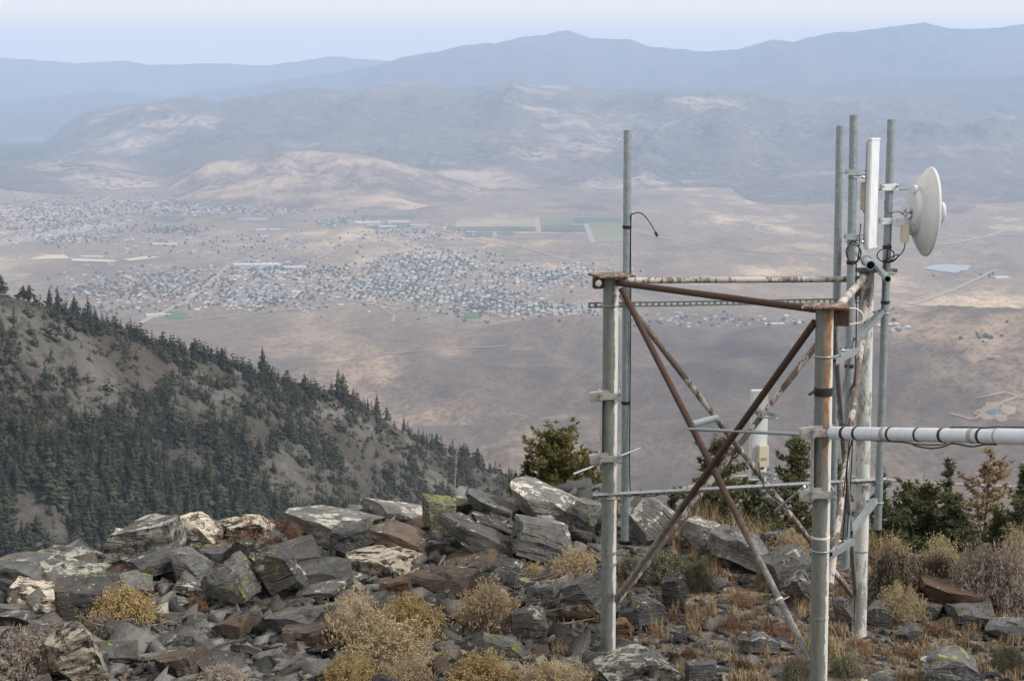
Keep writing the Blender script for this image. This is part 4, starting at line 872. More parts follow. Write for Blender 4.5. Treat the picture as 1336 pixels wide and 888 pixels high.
for s in [(296, 664, 360, 700, 'red', 'red brown scrub growing on the greenish white block', 16.2, None, 1), (330, 668, 396, 694, 'red', 'red brown scrub left of the pale ledge', 16.6, None, 1), (340, 690, 384, 712, 'red', 'red brown scrub against the pale ledge', 16.0, None, 1), (372, 670, 394, 702, 'red', 'red brown tuft climbing the pale ledge', 15.9, None, 1)]:
    shrub(*s)
def grass(name, n, box, h0, h1, label, mat, seed, blades=26, dens=None):
    g = np.random.default_rng(seed); V, Fc = [], []
    x = g.uniform(box[0], box[2], n * 4); y = g.uniform(box[1], box[3], n * 4); k = (y < edge_y(x) + .3) & (fbm(x / .8, y / .8, o=3, seed=seed) > .0); x, y = x[k][:n], y[k][:n]; z = ground_z(x, y); n = len(x)
    B = blades; a = g.uniform(0, 6.283, (n, B)); lean = np.abs(g.normal(0, .45, (n, B))); h = g.uniform(h0, h1, (n, 1)) * g.uniform(.5, 1.1, (n, B)); r0 = g.uniform(0, .05, (n, B)); a2 = g.uniform(0, 6.283, (n, B))
    bx = x[:, None] + r0 * np.cos(a2); by = y[:, None] + r0 * np.sin(a2); bz = np.repeat(z[:, None], B, 1); w = .0035
    tx_ = bx + np.cos(a) * np.sin(lean) * h; ty_ = by + np.sin(a) * np.sin(lean) * h; tz_ = bz + np.cos(lean) * h
    mx, my, mz = bx * .55 + tx_ * .45 - np.cos(a) * .01, by * .55 + ty_ * .45 - np.sin(a) * .01, bz * .45 + tz_ * .55
    px_, py_ = -np.sin(a) * w, np.cos(a) * w
    V = np.stack([np.stack([bx - px_, by - py_, bz], -1), np.stack([bx + px_, by + py_, bz], -1), np.stack([mx + px_ * .8, my + py_ * .8, mz], -1), np.stack([mx - px_ * .8, my - py_ * .8, mz], -1), np.stack([tx_, ty_, tz_], -1)], 2).reshape(-1, 3)
    i = np.arange(n * B)[:, None] * 5
    tag(link(name, mesh_np(name, V, [i + np.array([0, 1, 2, 3]), i + np.array([3, 2, 4])], mat, False)), label, 'grass', kind='stuff')
GR = leafmat('dry_grass_blades', (.19, .14, .085), (.32, .25, .155), (.25, .17, .10), 3); GR2 = leafmat('russet_grass_blades', (.12, .088, .06), (.20, .15, .10), (.28, .225, .15), 4)
grass('dry_grass', 760, (.3, 11.2, 6.2, 18.6), .06, .17, 'short dry tan grass growing between the stones under the tower', GR, 21)
grass('russet_grass', 600, (.3, 11.2, 6.2, 17.5), .03, .09, 'low russet grass patches on the flat under the tower', GR2, 23, 34)
grass('tall_dry_grass', 190, (1.4, 16.0, 5.6, 18.6), .20, .42, 'tall dry grass along the edge of the flat below the conifers', GR, 25, 30)
grass('rock_grass', 130, (-6.2, 12, .6, 17.5), .05, .14, 'dry grass wisps in the cracks of the outcrop', GR, 27, 16)
# dead twigs
def twigs(u, v, n, spread, label, seed):
    g = random.Random(seed); x, y, z = on_ground(u, v); e = empty('dead_branch', (x, y, z)); ORG[e.name] = (x, y, z); tag(e, label, 'branch')
    for k in range(n):
        p = Vector((x + g.gauss(0, spread), y + g.gauss(0, spread * .8), 0)); p.z = gz(p.x, p.y) + .04 + .06 * g.random(); a = g.uniform(0, 6.28); L = g.uniform(.2, .6); pts = [p.copy()]; d = Vector((math.cos(a), math.sin(a), g.uniform(.0, .25)))
        for q in range(4): d = (d + Vector((g.gauss(0, .3), g.gauss(0, .3), g.gauss(0, .15)))).normalized(); pts.append(pts[-1] + d * L / 4)
        MB().tube(pts, [.011, .009, .007, .005, .003], 5).build('twig', TWIG, e)
t = NT('dead_wood', .9, .1); TWIG = t.col(t.ramp(t.noise(t.scale(t.pos(), (1, 1, 1)), 25, 4), [(.3, (.08, .062, .05)), (.7, (.21, .18, .155))]))
twigs(712, 812, 22, .22, 'tangle of dead grey twigs left of the galvanised post', 5); twigs(142, 822, 14, .2, 'dead grey twigs under the round golden rabbitbrush', 6)
# ------------------------------------------------------------------ conifers just below the summit
def near_conifer(seed, h, r, dens=1.0, bare=.12, shape=.8, droop=.1, clump=.085, open_=0.0, trunk_r=.05, top_bend=0, taper=.93):
    g = random.Random(seed); tb = MB(); n = 9; pts = []; x = y = 0
    for i in range(n): f = i / (n - 1); pts.append(Vector((x + top_bend * f * f, y, f * h))); x += g.gauss(0, .018 * h / 3); y += g.gauss(0, .018 * h / 3)
    tb.tube(pts, [trunk_r * (1 - taper * i / (n - 1)) for i in range(n)], 7)
    def tp(f): k = min(int(f * (n - 1)), n - 2); return pts[k].lerp(pts[k + 1], f * (n - 1) - k)
    bb = MB(); LV, LF = [], []
    nb = int(80 * dens)
    for i in range(nb):
        f = bare + (1 - bare) * (i + g.random()) / nb
        if g.random() < open_: continue
        a = i * 2.39996 + g.gauss(0, .4); L = r * ((1 - f) ** shape * 1.05 + .10) * g.uniform(.45, 1.3) * (.8 + .45 * math.sin(f * 11 + a * 1.5 + seed)); L = max(L, .06); p0 = tp(min(f, .985))
        up = .10 + .55 * f; d = Vector((math.cos(a), math.sin(a), up * g.uniform(.4, 1.2) - droop)).normalized(); bp = [p0]; 
        for k in range(4):
            d = (d + Vector((g.gauss(0, .12), g.gauss(0, .12), .09))).normalized(); bp.append(bp[-1] + d * L / 4)
        bb.tube(bp, [trunk_r * .30 * (1 - f * .6), trunk_r * .22, trunk_r * .16, trunk_r * .1, .003], 4, cap=False)
        nc = max(4, int(L / clump * 3.3))
        for c in range(nc):
            q = .22 + .82 * (c + g.random()) / nc; q = min(q, 1.0); k = min(int(q * 4), 3); cp = bp[k].lerp(bp[k + 1], q * 4 - k)
            side = Vector((-math.sin(a), math.cos(a), 0)); w = (1 - abs(q - .5)) * L * .34
            cp = cp + side * g.gauss(0, w * .55) + Vector((0, 0, g.gauss(.01, .03)))
            for m in range(6):
                dd = (d * .7 + Vector((g.gauss(0, .75), g.gauss(0, .75), g.gauss(.25, .6)))).normalized() * clump * g.uniform(.6, 1.25); ww = dd.orthogonal().normalized() * clump * .19
                b = len(LV); LV.extend([tuple(cp - ww), tuple(cp + ww), tuple(cp + dd)]); LF.append((b, b + 1, b + 2))
    return tb, bb, LV, LF
def leafy(name, a, b, c):
    t = NT(name, .75, .2); q = t.ramp(t.noise(t.pos(), 5.5, 3), [(.3, a), (.5, b), (.72, c)])
    return t.col(t.hsv(q, .5, 1, t.math('ADD', .7, t.math('MULTIPLY', t.island(), .6))))
NEED = {'olive': leafy('juniper_needles', (.040, .042, .012), (.075, .072, .022), (.11, .10, .034)), 'green': leafy('conifer_needles', (.022, .030, .014), (.045, .054, .024), (.075, .078, .035)), 'mid': leafy('olive_conifer_needles', (.030, .035, .013), (.058, .062, .024), (.09, .088, .036)), 'orange': leafy('dying_needles', (.12, .085, .045), (.20, .145, .08), (.15, .13, .065)), 'bare': None}
TRK = leafmat('near_bark', (.05, .038, .030), (.12, .095, .078), None, 30); GREYB = leafmat('grey_dead_bark', (.10, .097, .095), (.23, .225, .22), None, 20)
def tree(u, vtop, Y, wpx, kind, label, seed, hmin=2.4, name='conifer_tree', **kw):
    top = P(u, vtop, Y); zg = gz(top.x, Y); h = max(top.z - zg, .8); r = wpx / 2 * Y / F * (1.35 if kind == 'green' else 1.2)
    tb, bb, LV, LF = near_conifer(seed, h, r, **kw); e = empty(name, (top.x, Y, zg - .05)); ORG[e.name] = (0, 0, 0); bark = GREYB if kind == 'bare' else TRK
    tk = tb.build('trunk', bark, e); bb.build('branches', bark, e)
    if kind != 'bare' and LF: link('crown', pyme('crown', LV, LF, NEED[kind]), e)
    tag(e, label, 'tree'); return e
tree(728, 566, 27, 112, 'olive', 'bushy olive green juniper behind the left corner post', 31, name='juniper_tree', dens=3.4, bare=.05, shape=.42, clump=.085, droop=.0)
tree(765, 590, 27.6, 60, 'olive', 'low olive juniper leaning beside the left corner post', 32, name='juniper_tree', dens=1.6, bare=.05, shape=.4, clump=.08)
tree(695, 600, 27.5, 50, 'olive', 'small olive juniper at the side of the bushy juniper', 33, name='juniper_tree', dens=1.4, bare=.05, shape=.4, clump=.08)
tree(940, 572, 26, 140, 'mid', 'dark conifer behind the crossing of the rusty braces', 34, dens=2.2, bare=.05, shape=.62, clump=.085)
tree(985, 628, 26.6, 70, 'green', 'low dark conifer beneath the lower panel antenna', 35, dens=1.6, bare=.05, shape=.5, clump=.08)
tree(878, 636, 27, 44, 'green', 'small conifer tip left of the rusty brace crossing', 36, dens=1.1, bare=.05)
tree(1046, 566, 27, 96, 'mid', 'dark conifer behind the front post', 37, dens=2.2, bare=.05, shape=.6, clump=.085)
tree(1098, 600, 28, 66, 'green', 'dark conifer between the front post and the white post', 38, dens=1.6, bare=.05, shape=.6)
tree(1154, 610, 28, 52, 'green', 'slim dark conifer right of the white back post', 39, dens=1.5, bare=.05, shape=.8)
tree(1180, 628, 27, 80, 'green', 'low bushy conifer among the trees right of the tower', 40, dens=1.8, bare=.05, shape=.5)
tree(1207, 592, 28.5, 34, 'bare', 'bare grey dead conifer standing among the green ones', 41, dens=.8, open_=.2, trunk_r=.035)
tree(1234, 598, 28, 50, 'green', 'ragged conifer with leaning top beside the bare dead one', 42, dens=1.4, bare=.05, shape=.75, open_=.12, top_bend=.08)
tree(1214, 630, 26.6, 90, 'green', 'wide low conifer below the ragged one', 43, dens=1.9, bare=.05, shape=.5)
tree(1250, 660, 26.3, 60, 'green', 'low dark conifer beside the orange pine', 44, dens=1.6, bare=.05, shape=.5)
tree(1290, 588, 27.5, 110, 'orange', 'sparse pine with orange dying needles', 45, name='dying_pine', dens=1.1, bare=.16, shape=.55, open_=.16, clump=.095)
tree(1306, 664, 26.5, 60, 'green', 'low conifer at the foot of the orange pine', 46, dens=1.5, bare=.05, shape=.5)
tree(1340, 606, 27, 44, 'green', 'dark conifer at the far side of the orange pine', 47, dens=1.5, bare=.05, shape=.7)
tree(582, 586, 34, 18, 'bare', 'thin grey dead snag behind the green lichen rock', 48, name='dead_snag', dens=1.1, open_=.2, trunk_r=.060, bare=.35, taper=.80, top_bend=.12)
tree(1170, 668, 26, 60, 'green', 'low dark bushy conifer behind the dry tan bush', 49, dens=1.5, bare=.05, shape=.45)
tree(1010, 652, 26, 60, 'green', 'low dark bushy conifer behind the fractured slate', 50, dens=1.5, bare=.05, shape=.45)
tree(1148, 652, 26.2, 64, 'green', 'low dark conifer close behind the dish mast', 51, dens=1.5, bare=.05, shape=.45)
tree(1238, 646, 26.4, 70, 'green', 'bushy low conifer under the ragged leaning one', 52, dens=1.6, bare=.05, shape=.45)
tree(1330, 650, 26.2, 56, 'green', 'low bushy conifer beyond the purple grey brush', 53, dens=1.4, bare=.05, shape=.45)
tree(905, 640, 26.4, 60, 'green', 'low dark conifer at the left side of the brace crossing', 54, dens=1.5, bare=.05, shape=.45)
# ------------------------------------------------------------------ the steel frame and its antennas
def metal(name, base, rough=.45, met=.75, var=.18, sc=22, spec=.5):
    t = NT(name, rough, spec); n = t.noise(t.pos(), sc, 5, .6); v = t.voro(t.pos(), sc * 3, 'F1', 'Color')
    c = t.ramp(t.math('ADD', t.math('MULTIPLY', n, .75), t.math('MULTIPLY', t.sep(v, 0), .25)), [(.3, tuple(k * (1 - var) for k in base)), (.7, tuple(k * (1 + var) for k in base))])
    t.b.inputs['Metallic'].default_value = met; t.set(t.b.inputs['Roughness'], t.math('ADD', rough - .1, t.math('MULTIPLY', n, .22))); t.bump(t.noise(t.pos(), 160, 3), .06, .003); return t.col(c)
GALV = metal('galvanised_steel', (.25, .30, .325), .42, .55); ALU = metal('cast_aluminium', (.36, .36, .35), .5, .5, .2, 40); DARKM = metal('dull_strut_steel', (.20, .23, .25), .45, .6)
def peeled(name, under, paint, rust, cover, rustk, sidek=0.0, streak=False, sc=7, foot=None):
    """flaking paint over bare metal with rust patches; sidek paints mainly the side turned to +X"""
    t = NT(name, .75, .3); p = t.pos(); q = t.scale(p, (1.6, 1.6, .45)); n = t.noise(q, sc, 6, .68, .35); n2 = t.noise(q, sc * 4.5, 5, .65)
    k = t.math('ADD', t.math('MULTIPLY', n, .7), t.math('MULTIPLY', n2, .3))
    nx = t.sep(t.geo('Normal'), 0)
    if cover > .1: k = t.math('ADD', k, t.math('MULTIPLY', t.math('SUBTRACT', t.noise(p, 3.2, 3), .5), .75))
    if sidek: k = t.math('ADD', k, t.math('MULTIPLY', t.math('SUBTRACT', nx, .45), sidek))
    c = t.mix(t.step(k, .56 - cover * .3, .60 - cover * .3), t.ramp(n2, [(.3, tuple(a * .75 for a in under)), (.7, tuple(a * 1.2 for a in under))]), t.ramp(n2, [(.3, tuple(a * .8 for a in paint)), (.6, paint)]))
    r = t.noise(t.scale(p, (1.3, 1.3, .5)), sc * .8, 6, .7, .5)
    c = t.mix(t.step(r, .70 - rustk * .3, .78 - rustk * .3), c, t.ramp(n2, [(.3, tuple(a * .55 for a in rust)), (.7, tuple(a * 1.3 for a in rust))]))
    if streak:        # rust water that ran down from the cap plate
        o = t.tc('Object'); d = t.math('ABSOLUTE', t.math('SUBTRACT', t.math('ADD', t.sep(o, 0), t.math('MULTIPLY', t.math('SUBTRACT', t.noise(t.scale(p, (1, 1, .35)), 14, 4), .5), .035)), -.012))
        m = t.math('MULTIPLY', t.math('SUBTRACT', 1.0, t.step(d, .006, .030)), t.step(t.math('ADD', t.sep(o, 2), t.math('MULTIPLY', n, .8)), 2.1, 2.75))
        c = t.mix(t.math('MULTIPLY', m, .85), c, t.mix(t.step(n2, .4, .65), (.17, .075, .028), (.27, .16, .065)))
    if foot: c = t.mix(t.step(t.math('ADD', t.sep(p, 2), t.math('MULTIPLY', t.math('SUBTRACT', n, .5), 1.6)), -3.0, -3.7), c, t.ramp(n2, [(.35, (.10, .095, .09)), (.65, (.24, .24, .235))]))     # lower ends worn to bare grey steel
    t.bump(t.math('ADD', t.step(k, .56 - cover * .3, .60 - cover * .3), t.math('MULTIPLY', n2, .4)), .5, .004); return t.col(c)
RUST = (.085, .038, .022)
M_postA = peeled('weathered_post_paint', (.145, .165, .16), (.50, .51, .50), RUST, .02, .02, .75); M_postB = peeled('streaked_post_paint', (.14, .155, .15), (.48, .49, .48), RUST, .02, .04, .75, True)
M_postC = peeled('flaking_white_post', (.25, .255, .25), (.48, .50, .50), (.17, .12, .08), .42, .16, 0, False, 16); M_rust = peeled('rusty_brown_pipe', (.055, .032, .026), (.30, .29, .27), RUST, -.55, .35, 0, False, 7, True)
M_mott = peeled('mottled_peeling_pipe', (.115, .092, .08), (.37, .36, .345), (.085, .052, .04), .20, .46, 0, False, 13); M_flake = peeled('flaking_white_rail', (.15, .13, .115), (.40, .395, .38), (.085, .055, .043), .34, .46, 0, False, 14); M_half = peeled('half_rusted_pipe', (.16, .165, .165), (.42, .42, .40), RUST, -.25, .45); M_plate = peeled('flaking_rust_plate', (.10, .06, .045), (.42, .37, .34), RUST, .1, .45, 0, False, 14)
def gloss(name, c, r=.4, var=.06):
    t = NT(name, r, .4); n = t.noise(t.pos(), 9, 4); n2 = t.noise(t.scale(t.pos(), (1, 1, .3)), 26, 5)
    q = t.mix(.5, t.ramp(n, [(.3, tuple(k * (1 - var) for k in c)), (.7, c)]), t.ramp(n2, [(.3, tuple(k * (1 - 2 * var) for k in c)), (.6, c)])); return t.col(q)
WHITE = gloss('antenna_white', (.60, .645, .69), .4, .12); CREAM = gloss('radio_cream', (.55, .52, .40), .45); PVC = gloss('white_conduit', (.53, .59, .67), .38, .12); TAPE = gloss('black_tape', (.012, .012, .013), .5); GREYT = gloss('grey_tape', (.26, .27, .28), .5); CABLE = gloss('black_cable', (.012, .012, .014), .5); DISHM = gloss('dish_paint', (.57, .60, .62), .45, .12); GREYP = gloss('antenna_grey_side', (.34, .35, .35), .5); ZIP = gloss('white_cable', (.60, .60, .58), .4)
def proj_u(p): 
    d = p.y * CP - p.z * SP; return W / 2 + F * p.x / d
def at_u(a, b, u):
    lo, hi = 0.0, 1.0; s = 1 if proj_u(b) > proj_u(a) else -1
    for _ in range(50):
        m = (lo + hi) / 2
        if (proj_u(a.lerp(b, m)) - u) * s < 0: lo = m
        else: hi = m
    return a.lerp(b, (lo + hi) / 2)
def at_z(a, b, z): return a.lerp(b, (z - a.z) / (b.z - a.z))
def at_v(a, b, v):
    lo, hi = 0.0, 1.0; pv_ = lambda p: H / 2 - F * (p.z * CP + p.y * SP) / (p.y * CP - p.z * SP)
    for _ in range(50):
        m = (lo + hi) / 2
        if pv_(a.lerp(b, m)) < v: lo = m
        else: hi = m
    return a.lerp(b, (lo + hi) / 2)
def ring(c, axis, r, rt, n=20):
    m = MB(); t_ = Vector(axis).normalized(); x = t_.orthogonal().normalized(); y = t_.cross(x)
    pts = [Vector(c) + (x * math.cos(k * 2 * math.pi / n) + y * math.sin(k * 2 * math.pi / n)) * r for k in range(n + 1)]; m.tube(pts, rt, 6, cap=False); return m
def band(parent, a, b, v, r, mat=None, w=.03, name='tape_band'):
    p = at_v(a, b, v); d = (b - a).normalized(); m = MB(); prof = [(-w/2, r), (-w/2, r + .0035), (-w*.15, r + .005), (w*.3, r + .004), (w/2, r + .0035), (w/2, r)]; m.lathe(prof, p, d, 20); return m.build(name, mat or TAPE, parent)
RP = .0575; RB = .0235
A0, A1 = P(793, 866, 13.1), P(797, 362, 13.1); A0.z = min(A0.z, gz(A0.x, A0.y) - .12)
B0, B1 = P(1068, 912, 11.2), P(1076, 403, 11.2); B0.z = min(B0.z, gz(B0.x, B0.y) - .12)
C0, C1 = P(1121, 828, 13.6), P(1131, 354, 13.6); C0.z = min(C0.z, gz(C0.x, C0.y) - .12)
TW = empty('tower_frame', (A0 + B0 + C0) / 3); TW.location.z = gz(TW.location.x, TW.location.y)
tag(TW, 'three legged steel frame of rusty cross braced pipes on the summit', 'tower')
def seam_tube(a, b, r, n=28): return MB().tube([a.lerp(b, k / 8) for k in range(9)], r, n)
pa = seam_tube(A0, A1, RP).build('post', M_postA, TW); pa['label'] = 'grey weathered post with a white stripe'
# the front post carries its own origin so that the streak follows it
me_b = seam_tube(B0 - B0, B1 - B0, RP); me = bpy.data.meshes.new('post'); me.from_pydata(me_b.v, [], me_b.f); me.materials.append(M_postB); me.update(); me.shade_smooth(); me.set_sharp_from_angle(angle=R(35))
pb = link('post', me, TW); pb.location = B0 - TW.location; pb['label'] = 'front post streaked with orange rust'
pc = seam_tube(C0, C1, RP).build('post', M_postC, TW); pc['label'] = 'back post with flaking white paint'
def brace(a, b, mat, name='brace', r=RB): return MB().tube([Vector(a).lerp(Vector(b), k / 6) for k in range(7)], r, 14).build(name, mat, TW)
AB1 = (P(811, 377, 13.03), P(1058, 862, 11.22)); AB2 = (P(1063, 420, 11.2), P(801, 786, 13.12)); AC1 = (P(810, 384, 13.14), P(1112, 776, 13.56)); AC2 = (P(1126, 372, 13.6), P(801, 790, 13.2)); BC1 = (P(1133, 378, 13.56), P(1083, 762, 11.26)); BC2 = (P(1088, 426, 11.3), P(1116, 774, 13.5))
brace(*AB1, M_rust); brace(*AB2, M_rust); brace(*AC1, M_mott); brace(*AC2, M_mott); brace(*BC1, M_mott); brace(*BC2, M_half, r=.02)
brace(P(806, 369, 13.04), P(1068, 404, 11.24), M_rust, 'top_rail'); brace(P(806, 366, 13.14), P(1122, 364, 13.58), M_flake, 'top_rail'); brace(P(1090, 404, 11.28), P(1129, 360, 13.5), M_flake, 'top_rail', .027)
q1 = at_u(*AB1, 902); q2 = at_u(*AC1, 934); brace(q1 + Vector((0, .0, .01)), q2, GALV, 'stub_pipe', .026)
brace(q1 + Vector((-.02, 0, -.02)), P(1056, 567, 11.2), GALV, 'tie_rod', .0115)
def plate(name, c, sx, sy, sz, mat, rz=0.0, bev=.004): return MB().box(c, (sx, sy, sz), Matrix.Rotation(rz, 3, 'Z')).build(name, mat, TW, bevel=bev)
plate('cap_plate', P(798, 359, 13.1) + Vector((0, 0, .0)), .29, .26, .014, M_plate, .35); plate('cap_plate', P(1077, 399, 11.2), .285, .24, .016, M_plate, -.25); plate('cap_plate', C1 + Vector((0, 0, .008)), .19, .2, .014, M_plate, .1)
# lug plate with a hole left of the rear left post
def lug(c, w, h, th, hole, name, mat, rz):
    m = MB(); n = 20; M3 = Matrix.Rotation(rz, 3, 'Z'); c = Vector(c); vo = []; 
    for s in (-th / 2, th / 2):
        for k in range(n):
            a = 2 * math.pi * k / n; x, z = math.cos(a), math.sin(a); q = 1 / max(abs(x), abs(z)); vo.append(c + M3 @ Vector((x * q * w / 2, s, z * q * h / 2)))
        for k in range(n):
            a = 2 * math.pi * k / n; vo.append(c + M3 @ Vector((math.cos(a) * hole, s, math.sin(a) * hole - h * .08)))
    f = []
    for k in range(n):
        j = (k + 1) % n; f += [(k, j, n + j, n + k), (2*n + k, 3*n + k, 3*n + j, 2*n + j), (k, 2*n + k, 2*n + j, j), (n + k, n + j, 3*n + j, 3*n + k)]
    m.add(vo, f); return m.build(name, mat, TW)
lug(P(781, 368, 13.02), .095, .10, .012, .026, 'lug_plate', M_rust, .3); plate('gusset_plate', P(1098, 413, 11.22), .10, .10, .11, M_rust, -.25)
for (p0, p1, v, mt, w) in ((B0, B1, 510, TAPE, .055),):
    band(TW, p1, p0, v, RP, mt, w)
    m = MB(); c = at_v(p1, p0, v); m.bar(c + Vector((-.06, -.03, .008)), c + Vector((-.10, -.05, -.015)), .02, .012); m.build('tape_end', TAPE, TW)
for v in (804, 700): band(TW, B1, B0, v, RP - .001, ZIP if v == 700 else M_postB, .014 if v == 700 else .02, 'zip_tie' if v == 700 else 'weld_bead')
for v, mt in ((735, M_rust), (720, M_rust)): band(TW, A1, A0, v, RP - .002, mt, .025, 'rust_collar')
m = MB(); p = at_u(*AB1, 1017); dd = (AB1[1] - AB1[0]).normalized(); m.lathe([(-.008, RB), (-.008, RB + .004), (.008, RB + .004), (.008, RB)], p, dd, 14); m.bar(p + Vector((.01, -.025, 0)), p + Vector((.06, -.03, .03)), .012, .004); m.build('zip_tie', ZIP, TW)
band(TW, C1, C0, 718, RP - .002, M_rust, .012, 'weld_bead')

# U-bolt: loop round a post with two threaded ends and nuts
def ubolt(parent, c, r, toward, rt=.0055, tail=.06):
    c = Vector(c); d = Vector(toward); d.z = 0; d.normalize(); s = Vector((-d.y, d.x, 0)); m = MB(); pts = [c + d * (r + tail) + s * (r + rt)]
    for k in range(13): a = math.pi * k / 12; pts.append(c + s * math.cos(a) * (r + rt) - d * math.sin(a) * (r + rt))
    pts.append(c + d * (r + tail) - s * (r + rt)); m.tube(pts, rt, 8)
    for sg in (1, -1):
        q = c + d * (r + tail * .72) + s * sg * (r + rt); m.tube([q - d * .006, q + d * .006], .012, 6)
    return m.build('u_bolt', GALV, parent)
# slotted strut channel
def channel(label, a, b, w=.041, slots=True, face=(0, -1, 0), bolts=(), mat=None, name='strut_channel', lip=.041):
    a, b = Vector(a), Vector(b); d = (b - a).normalized(); f = Vector(face); f = (f - d * f.dot(d)).normalized(); u = d.cross(f).normalized(); L = (b - a).length
    e = empty(name, (a + b) / 2); tag(e, label, 'strut'); m = MB(); th = .003; M3 = Matrix((d, f, u)).transposed(); O = (a + b) / 2
    bx = lambda x, y, z, sx, sy, sz: m.box(O + d * x + f * y + u * z, (sx, sy, sz), M3)
    if slots:
        bx(0, 0, w * .36, L, th, w * .28); bx(0, 0, -w * .36, L, th, w * .28); n = int(L / .05)
        for k in range(n + 1): bx(-L / 2 + .0075 + (L - .015) * k / n, 0, 0, .017, th - .0004, w * .46)
    else: bx(0, 0, 0, L, th, w)
    bx(0, -lip / 2, w / 2 - th / 2 - .0002, L, lip, th); bx(0, -lip / 2, -w / 2 + th / 2 + .0002, L, lip, th)
    m.build('channel', mat or DARKM, e)
    for (c, r, tw_) in bolts: ubolt(e, c, r, tw_)
    return e
channel('slotted strut channel across the top of the frame behind the rusty rail', P(768, 398, 13.22), P(1131, 392, 13.72), bolts=[(at_v(A1, A0, 398), RP, (0, 1, 0))])
channel('long strut channel across the middle of the frame under the panel antenna', P(773, 648, 13.02), P(1156, 627, 13.52), w=.034, slots=True, face=(0, -1, -.9), mat=DARKM, bolts=[(at_v(A1, A0, 648), RP, (0, 1, 0)), (at_v(C1, C0, 628), RP, (0, -1, 0))], lip=.022)
# ---- masts
RM_ = .0305
def mast(label, top, bot, tapes=(), r=RM_):
    e = empty('mast_pipe', bot); tag(e, label, 'mast'); MB().pipe(bot, top, r, r - .004, 24).build('pipe', GALV, e)
    for v in tapes: band(e, top, bot, v, r, TAPE, .026)
    return e
m1t, m1b = P(819, 170, 13.28), P(815, 704, 13.28); m2t, m2b = P(1096, 164, 13.85), P(1086, 690, 13.85); m3t, m3b = P(1114, 150, 12.75), P(1103, 739, 12.75); m4t, m4b = P(1163, 156, 13.35), P(1145, 690, 13.35)
E1 = mast('single galvanised mast clamped behind the left post', m1t, m1b, (296, 525)); E2 = mast('shorter galvanised mast behind the one with the panel antenna', m2t, m2b)
E3 = mast('galvanised mast carrying the upper panel antenna', m3t, m3b, (342, 477, 645)); E4 = mast('galvanised mast carrying the dish', m4t, m4b, (322, 394))
E1.children[0]['label'] = 'plain galvanised pipe'
for e, t_, b_, v, dr in ((E1, m1t, m1b, 396, (0, -1, 0)), (E1, m1t, m1b, 644, (0, -1, 0)), (E3, m3t, m3b, 455, (-1, -.3, 0)), (E3, m3t, m3b, 703, (-1, -.3, 0)), (E4, m4t, m4b, 408, (-1, 0, 0)), (E4, m4t, m4b, 655, (-1, 0, 0))): ubolt(e, at_v(t_, b_, v), RM_, dr)
# standoff struts between posts and masts
channel('short strut channel clamped between front post and antenna mast, upper', at_v(B1, B0, 466) + Vector((.06, -.02, -.005)), at_v(m3t, m3b, 452) + Vector((.04, -.05, 0)), .035, False, (0, 0, 1), [(at_v(B1, B0, 464), RP, (.6, .8, 0))], GALV)
channel('short strut channel clamped between front post and antenna mast, lower', at_v(B1, B0, 718) + Vector((.06, -.02, -.005)), at_v(m3t, m3b, 700) + Vector((.04, -.05, 0)), .035, False, (0, 0, 1), [(at_v(B1, B0, 717), RP, (.6, .8, 0))], GALV)
channel('upper diagonal strut channel from antenna mast to dish mast', P(1114, 441, 12.84), at_v(m4t, m4b, 403) + Vector((-.04, -.04, 0)), .045, False, (-.4, -.5, .6), (), DARKM)
channel('lower diagonal strut channel from antenna mast to dish mast', P(1109, 692, 12.84), at_v(m4t, m4b, 648) + Vector((-.04, -.04, 0)), .045, False, (-.4, -.5, .6), (), GALV)
channel('flat strut channel on top of the white back post', P(1116, 352, 13.45), P(1171, 353, 13.48), .03, False, (0, -1, 0), (), DARKM)
for lab, a, b, r in (('open ended galvanised pipe pointing out over the back post', P(1136, 346, 12.95), P(1121, 330, 14.2), .034), ('galvanised pipe slanting out past the dish mast', P(1158, 364, 12.7), P(1140, 343, 13.75), .0265)):
    e = empty('loose_pipe', b); tag(e, lab, 'pipe'); MB().pipe(a, b, r, r - .005, 24).build('pipe', GALV, e); c = a.lerp(b, .35)
    ubolt(e, c, r, (.5, 0, 0)) if r < .03 else ring(c, b - a, r + .003, .006).build('clamp', GALV, e)
# ---- rail of cables
def cable(label, pts, r=.0045, mat=None, name='cable'):
    # smooth through the points
    pts = [Vector(p) for p in pts]; out = []
    for i in range(len(pts) - 1):
        p0, p1, p2, p3 = pts[max(i - 1, 0)], pts[i], pts[i + 1], pts[min(i + 2, len(pts) - 1)]
        for k in range(6):
            t_ = k / 6; out.append(.5 * ((2 * p1) + (p2 - p0) * t_ + (2 * p0 - 5 * p1 + 4 * p2 - p3) * t_ ** 2 + (3 * p1 - p0 - 3 * p2 + p3) * t_ ** 3))
    out.append(pts[-1]); o = MB().tube(out, r, 7).build(name, mat or CABLE); tag(o, label, 'cable'); return o
cable('black cable taped down the single mast with a hooked free end', [P(857, 306, 13.1), P(849, 292, 13.12), P(838, 279, 13.16), P(827, 279, 13.22), P(823, 292, 13.26), P(823, 400, 13.25), P(822, 525, 13.25), P(822, 632, 13.2), P(832, 645, 13.05), P(850, 647, 12.98), P(860, 645, 12.97)])
MB().tube([P(855, 303, 13.1), P(858, 308, 13.1)], .011, 8).build('cable_plug', TAPE, bpy.data.objects['cable'])
def coil(cx, cy, Y, ru, rv, turns, seed, n=12):
    g = random.Random(seed); return [P(cx + ru * (1 + .22 * math.sin(k * .37 + seed)) * math.cos(k * 2 * math.pi / n), cy + rv * (1 + .2 * math.sin(k * .29 + 2 * seed)) * math.sin(k * 2 * math.pi / n), Y + .03 * math.sin(k * .7)) for k in range(int(n * turns))]
